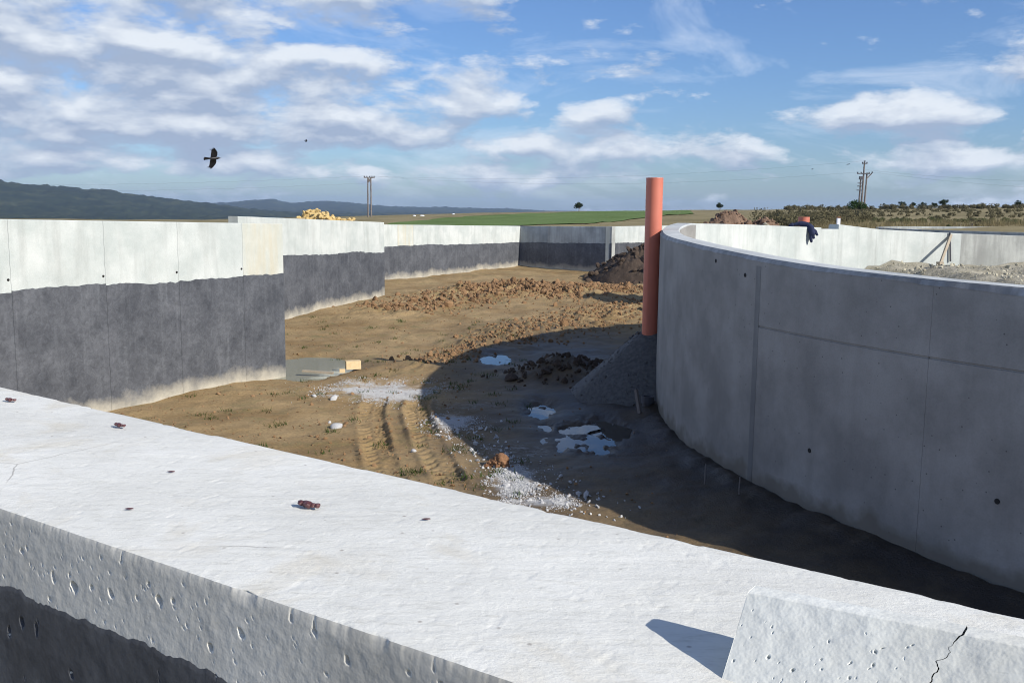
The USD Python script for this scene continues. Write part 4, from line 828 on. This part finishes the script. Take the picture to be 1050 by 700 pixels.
# ------------------------------------------------------------------ yellow heap, far poles, wires
yh = at(330, 224, 62.); gz0 = float(land(yh[0], yh[1]))
yt = thing('yellow_heap', 'heap of yellowish broken chunks rising behind the second wall', 'heap', (yh[0], yh[1], 0))
r = np.random.default_rng(23); prof = lambda x: np.interp(x, [-1.75, -1.5, -.9, -.2, .5, .9, 1.3, 1.9, 2.1], [1.6, 2.6, 3.12, 3.15, 2.85, 2.65, 2.5, 2.6, 1.8])
pts = []
for _ in range(560):
    x = r.uniform(-1.75, 2.0); top = prof(x); pts.append((x, r.uniform(-1.2, 1.2), gz0 + (top - gz0) * r.uniform(.25, 1) - .12))
hb = np.array([(x, yv, (prof(x) - .25) if abs(yv) < .8 else gz0) for x in np.linspace(-1.7, 2., 24) for yv in (-1.5, -.7, .7, 1.5)]); obj('heap_core', trimesh.Trimesh(hb, gridfaces(24, 4), process=False), YCHUNK, yt)
tag(obj('chunks', scatter(pts, r.uniform(.06, .15, 560), seed=24), YCHUNK, yt), kind='stuff')

def pole_thing(label, px, depth, py_base, poles, group=None):
    o_ = at(px, py_base, depth); t = thing('utility_pole', label, 'utility pole', tuple(o_)); k_ = depth / 1000
    for x0, x1, h in poles: obj('pole', rod((x0 * k_, 0, -1.5), (x1 * k_, 0, h * k_), .20, 8, .14), POLE, t)
    return t, o_, k_
lp, lo_, lk = pole_thing('pair of slim wooden poles joined by a crossarm, far left', 379, 220., 224, [(-1.6, -1.5, 41), (1.7, 1.6, 41.5)])
obj('crossarm', box((0, 0, 41 * lk), (11 * lk, .18, .2)), POLE, lp)
for x in (-4.8, -2.4, .4, 2.8, 5.): obj('insulator', rod((x * lk, 0, 41 * lk), (x * lk, 0, 42.6 * lk), .14, 6), STEEL, lp)
obj('brace', rod((-1.6 * lk, 0, 36 * lk), (1.7 * lk, 0, 40.5 * lk), .16, 5), POLE, lp); obj('brace', rod((1.7 * lk, 0, 36 * lk), (-1.6 * lk, 0, 40.5 * lk), .16, 5), POLE, lp)
rp, ro_, rk = pole_thing('cluster of three wooden poles with a transformer box and crossarms, on the right', 882.5, 180., 216, [(-2.4, -1.6, 33), (.2, 1.1, 49), (2.9, 4.3, 38)])
for x, z, w in ((1.0, 47, 5.), (.2, 37, 13.), (-3, 27.5, 4.), (-3, 24.5, 4.5), (-3.4, 20.5, 4.5)): obj('crossarm', box((x * rk, -.2, z * rk), (w * rk, .14, .16)), STEEL, rp)
obj('transformer_box', box((-2.2 * rk, -.35, 32.6 * rk), (3.4 * rk, .5, 3.2 * rk)), STEEL, rp)
obj('brace', rod((4.2 * rk, 0, 32 * rk), (9 * rk, 0, 37.5 * rk), .10, 5), POLE, rp)
for x, z in ((-1.2, 47), (1, 48.5), (3.2, 47), (-5.5, 37), (-2, 37), (6, 37), (9, 37.5)): obj('insulator', rod((x * rk, -.2, z * rk), (x * rk, -.2, (z + 1.6) * rk), .11, 6), STEEL, rp)
def wire(label, a, b, sag):
    t = np.linspace(0, 1, 26); p_ = np.outer(1 - t, a) + np.outer(t, b); p_[:, 2] -= sag * 4 * t * (1 - t)
    m = cat([rod(p_[i], p_[i + 1], .010, 3) for i in range(25)])
    tag(obj('power_line', m, STEEL), label, 'power line')
RA = ro_ + np.array([-5.5 * rk, -.2, 38.4 * rk]); RB = ro_ + np.array([1 * rk, -.2, 49.8 * rk]); RC = ro_ + np.array([8.5 * rk, -.2, 38.6 * rk])
LA = lo_ + np.array([-4.8 * lk, 0, 42.4 * lk]); LB = lo_ + np.array([.4 * lk, 0, 42.4 * lk]); LC = lo_ + np.array([5 * lk, 0, 42.4 * lk])
wire('upper power line sagging between the paired poles and the three pole cluster', LB, RB, 1.6)
wire('lower power line sagging between the paired poles and the three pole cluster', LC, RA, 1.9)
wire('power line leaving the paired poles to the left, upper', LA, at(-240, 186, 230), 1.4)
wire('power line leaving the paired poles to the left, lower', LB + [0, 0, -1.5], at(-240, 193, 215), 1.3)
wire('power line running right from the three pole cluster, upper', RB + [0, 0, -1.6], at(1300, 182, 150), 1.4)
wire('power line running right from the three pole cluster, lower', RC, at(1300, 194, 150), 1.4)

# ------------------------------------------------------------------ trees, scrub
def leaves(centers, radii, n, size, seed, flat=1.0):
    r = np.random.default_rng(seed); V = []
    k_ = r.integers(0, len(centers), n); d = r.normal(size=(n, 3)); d /= np.linalg.norm(d, axis=1)[:, None]; q_ = r.uniform(.35, 1, n) ** .6
    P_ = np.asarray(centers)[k_] + d * (np.asarray(radii)[k_] * q_)[:, None] * [1, 1, flat]
    a = r.normal(size=(n, 3)); a /= np.linalg.norm(a, axis=1)[:, None]; b = np.cross(a, d); b /= np.maximum(np.linalg.norm(b, axis=1), 1e-6)[:, None]; s = (size * r.uniform(.6, 1.4, n))[:, None]
    V = np.stack([P_ - a * s, P_ + b * s * .6, P_ + a * s, P_ - b * s * .6], 1).reshape(-1, 3); i = np.arange(n) * 4
    return trimesh.Trimesh(V, np.vstack([np.c_[i, i + 1, i + 2], np.c_[i, i + 2, i + 3]]), process=False)
def tree(label, px, py_base, depth, w_px, h_px, seed, trunk_px=1., group=None, n=900, look=LEAF):
    o_ = at(px, py_base, depth); k_ = depth / 1000; w, h = w_px * k_, h_px * k_; r = np.random.default_rng(seed)
    t = thing('tree', label, 'tree', tuple(o_), group=group)
    tr = [rod((0, 0, -.5), (.04 * h, 0, h * .5), .04 * h, 7, .02 * h)]
    cs, rs = [], []
    for _ in range(9):
        a = r.uniform(0, 6.28); q_ = r.uniform(.0, .30) * w; cs.append((math.cos(a) * q_, math.sin(a) * q_, h * (trunk_px / h_px + (1 - trunk_px / h_px) * r.uniform(.3, .75)))); rs.append(min(w, h) * r.uniform(.17, .26))
        tr.append(rod((.02 * h, 0, h * .25), cs[-1], .012 * h, 5, .005 * h))
    obj('trunk', cat(tr), POLE, t); obj('crown', leaves(cs, rs, n, h * .05, seed, .85), look, t)
tree('single round tree alone on the horizon of the green field', 593.5, 217, 240., 11, 11, 1)
tree('single leaning tree on the horizon above the brown heap', 738, 216, 235., 10, 9, 2)
for i, (px, w, h, lb) in enumerate([(926, 13, 7.5, 'tree at the left end of the row on the right horizon'), (936, 9, 7, 'second tree from the left in the row on the right horizon'), (946, 12, 6.5, 'middle tree of the row on the right horizon'), (957, 10, 6, 'fourth tree from the left in the row on the right horizon'), (967.5, 13, 9.5, 'tallest tree, at the right end of the row on the right horizon')]):
    tree(lb, px, 213.5, 225., w, h, 10 + i, group='row of trees on the right horizon')
tree('tiny bare looking tree on the horizon right of the three poles', 906, 214, 215., 4, 6, 31, 3., n=120)
tree('bushy low tree on the right horizon near the photo edge', 1043, 212, 200., 12, 7, 32)
def clump(name, label, catg, spots, look, seed, n_each, leaf, kind='stuff'):
    cs, rs = [], []
    r = np.random.default_rng(seed)
    for (x, y, rad) in spots:
        z = float(land(x, y))
        for _ in range(3): cs.append((x + r.normal(0, rad * .5), y + r.normal(0, rad * .5), z + rad * r.uniform(.2, .8))); rs.append(rad * r.uniform(.5, .9))
    tag(obj(name, leaves(cs, rs, n_each * len(spots), leaf, seed, .9), look), label, catg, kind=kind)
def band(px0, px1, d0, d1, nn, rad, seed, dj=.06):
    r = np.random.default_rng(seed); out = []
    for _ in range(nn):
        t = r.uniform(); px = px0 + (px1 - px0) * t; d = (d0 + (d1 - d0) * t) * (1 + r.normal(0, dj)); out.append(((px - 525) / 1000 * d, d, rad * r.uniform(.6, 1.4)))
    return out
clump('bramble_scrub', 'dark band of scrub along the right skyline', 'scrub', band(800, 1180, 225, 190, 190, .65, 1), SCRUBB, 51, 160, .16)
clump('bramble_scrub', 'dark green belt of bushes behind the second tank rim', 'scrub', band(860, 1180, 70, 55, 170, .20, 2, .07), SCRUB, 52, 110, .05)
clump('bramble_scrub', 'broad dark scrub behind the dark glove and short pipe', 'scrub', band(778, 880, 62, 70, 60, .62, 3, .10), SCRUBB, 53, 500, .07)
clump('bramble_scrub', 'straggling scrub between the two dark bands on the right bank', 'scrub', band(840, 1180, 135, 95, 300, .26, 4, .25), SCRUBB, 54, 70, .08)
pbz = at(878.5, 214, 178); tb = thing('bush', 'bright green bush at the foot of the three pole cluster', 'bush', tuple(pbz))
obj('foliage', leaves([(-.9, 0, .5), (.2, 0, .7), (1.0, 0, .4), (-.3, .3, .9)], [.9, .9, .8, .7], 700, .16, 55), BUSHG, tb); obj('stem', cat([rod((0, 0, -.6), (-.6, 0, .6), .05, 5), rod((0, 0, -.6), (.5, 0, .6), .05, 5)]), POLE, tb)
r = np.random.default_rng(61); dd_ = r.uniform(40, 60, 1500); aa_ = r.uniform(.18, .62, 1500); gx, gy = aa_ * dd_, dd_
ok = (np.hypot(gx - T2[0], gy - T2[1]) > R2 + .3) & (np.hypot(gx - TC[0], gy - TC[1]) > TR + .5); gx, gy = gx[ok], gy[ok]
tag(obj('dry_grass', blades(np.c_[gx, gy, land(gx, gy)], .42, 9, .22, .012, 62, .6), DRY), 'tall pale dry grass on the ground behind the tanks', 'grass', kind='stuff')

# soil heap, sandy mound, post and markers behind the tank rim
c_ = at(742, 230, 31.); gz1 = float(land(c_[0], c_[1]))
dh, (hx, hy, hz_) = heap(c_[0] + .25, c_[1] + .2, 1.25, 3.42 - gz1, 151, .7, rough=.22, zf=lambda x, y: land(x, y), scale=(1.05, .8), n=50)
so = thing('soil_heap', 'reddish brown soil heap showing over the far tank rim', 'heap'); obj('heap_body', dh, DIRTRED, so)
dh2, (hx2, hy2, hz2) = heap(c_[0] + 1.3, c_[1] + .3, .8, 1.0, 152, .7, rough=.3, zf=lambda x, y: land(x, y), scale=(1.6, .8), n=40); obj('heap_tail', dh2, DIRTRED, so)
HX_ = np.r_[hx.ravel(), hx2.ravel()]; HY_ = np.r_[hy.ravel(), hy2.ravel()]; HZ_ = np.r_[hz_.ravel(), hz2.ravel()]; ids = rng.integers(0, len(HX_), 420)
tag(obj('heap_lumps', scatter(np.c_[HX_[ids], HY_[ids], HZ_[ids]], rng.gamma(2, .016, 420) + .02, seed=63), DIRTRED, so), kind='stuff')
c_ = at(785, 233, 30.); gz1 = float(land(c_[0], c_[1]))
sm, _ = heap(c_[0], c_[1], .55, 3.06 - gz1, 153, 1.0, rough=.05, zf=lambda x, y: land(x, y), n=40)
so = thing('sand_mound', 'small pale pointed sand mound over the tank rim, left of the dark glove', 'mound'); obj('mound_body', sm, GREYGRAVEL if False else GRIT, so, smooth=True)
a = at(859.5, 231, 30.); b = at(859.5, 223.5, 30.); wp = thing('marker_post', 'short white post standing behind the step in the tank rim', 'post', (a[0], a[1], 0)); obj('post', box((0, 0, (2 + b[2]) / 2), (.09, .09, b[2] - 2)), WHITEBAG, wp); obj('post_cap', box((0, 0, b[2] + .02), (.11, .11, .04)), CLODR, wp)
for px, lb in ((984, 'thin dark fence stake beyond the tanks, left of two'), (997, 'thin dark fence stake beyond the tanks, right of two')):
    a = at(px, 237, 55.); b = at(px, 229, 55.); tag(obj('fence_stake', rod((a[0], a[1], 1.8), b, .04, 6), POLE), lb, 'stake')
for px, py, d, w, lb in ((425, 221.5, 190., .9, 'left white sack lying at the edge of the green field'), (433, 221.3, 190., 1.3, 'larger white sack beside the left one at the green field'), (465, 219, 215., .8, 'white sack alone in the middle of the green field edge')):
    p = at(px, py, d); z = float(land(p[0], p[1])); v, f = _stones[2]; tag(obj('white_sack', trimesh.Trimesh(v * [w * .4, .25, .22] + [p[0], p[1], z + .12], f, process=False), WHITEBAG, smooth=60), lb, 'sack')

# ------------------------------------------------------------------ birds
def bird(label, px, py, depth, span, rot, parts=True):
    o_ = at(px, py, depth); t = thing('bird', label, 'bird', tuple(o_), scale=span)
    R_ = trimesh.transformations.euler_matrix(*rot)
    def wing(s):
        # flat tapered wing with fingered tip: x forward, y out
        le = np.array([(.09, .03), (.13, .15), (.12, .28), (.05, .40), (-.02, .49)]); te = np.array([(-.12, .03), (-.12, .15), (-.12, .28), (-.13, .38), (-.06, .485)])
        V = []
        for (a, b), (c2, d2) in zip(le, te): V += [(a, s * b, .02 * math.sin(b * 6)), ((a + c2) / 2, s * (b + d2) / 2, .02 + .02 * math.sin(b * 6)), (c2, s * d2, .015 * math.sin(d2 * 6))]
        V = np.array(V); top = V; bot = V - [0, 0, .008]; F = gridfaces(5, 3)
        m = trimesh.Trimesh(np.vstack([top, bot]), np.vstack([F, F[:, ::-1] + 15]), process=False)
        fg = [rod((-.03 - .03 * i, s * (.44 - .02 * i), .01), (-.06 - .05 * i, s * (.53 - .03 * i), .01), .012, 5, .004) for i in range(4)]
        return cat([m] + fg)
    bodyp = hull_chain([(-.17, 0, 0), (-.06, 0, 0), (.08, 0, 0.005), (.18, 0, .015), (.21, 0, .015)], [.03, .055, .06, .042, .034])
    bm_ = bodyp.to_mesh(); bd = trimesh.Trimesh(bm_.vert_properties[:, :3], bm_.tri_verts)
    tail = trimesh.Trimesh(np.array([(-.14, -.03, 0), (-.14, .03, 0), (-.36, .075, 0), (-.385, 0, 0), (-.36, -.075, 0), (-.14, -.03, .012), (-.14, .03, .012), (-.36, .075, .008), (-.385, 0, .008), (-.36, -.075, .008)]), np.array([(0, 1, 2), (0, 2, 3), (0, 3, 4), (5, 7, 6), (5, 8, 7), (5, 9, 8)]), process=False)
    beak = rod((.23, 0, .01), (.30, 0, 0), .02, 6, .003)
    for nm, m in (('body', bd), ('wing', wing(1)), ('wing', wing(-1)), ('tail', tail), ('beak', beak)):
        m.apply_transform(R_); obj(nm, m, CROW, t, smooth=50 if nm == 'body' else False)
bird('black crow gliding over the hills on the left, wings spread', 219, 162.5, 40., 1.05, (math.radians(-50), math.radians(-4), math.radians(34)))
bird('tiny distant bird high over the paired poles', 314, 144.5, 150., .8, (math.radians(-30), 0, .3))
bird('tiny distant bird upper left of the three pole cluster', 870, 168.5, 150., .7, (math.radians(-20), 0, .5))
bird('faint tiny bird furthest left of the three pole cluster', 833, 173.5, 170., .6, (math.radians(-20), 0, 2.5))

# ------------------------------------------------------------------ air
HAZE = looks('haze_air', {'v': ('principled_volume', {'color': (.62, .78, 1.0), 'density': .00007, 'anisotropy': .3})}, [], volume='v.volume')
hb_ = trimesh.creation.box((26000, 26000, 180)); hb_.apply_translation((0, 0, 180 / 2 - 70))
tag(obj('haze', hb_, HAZE), kind='stuff')
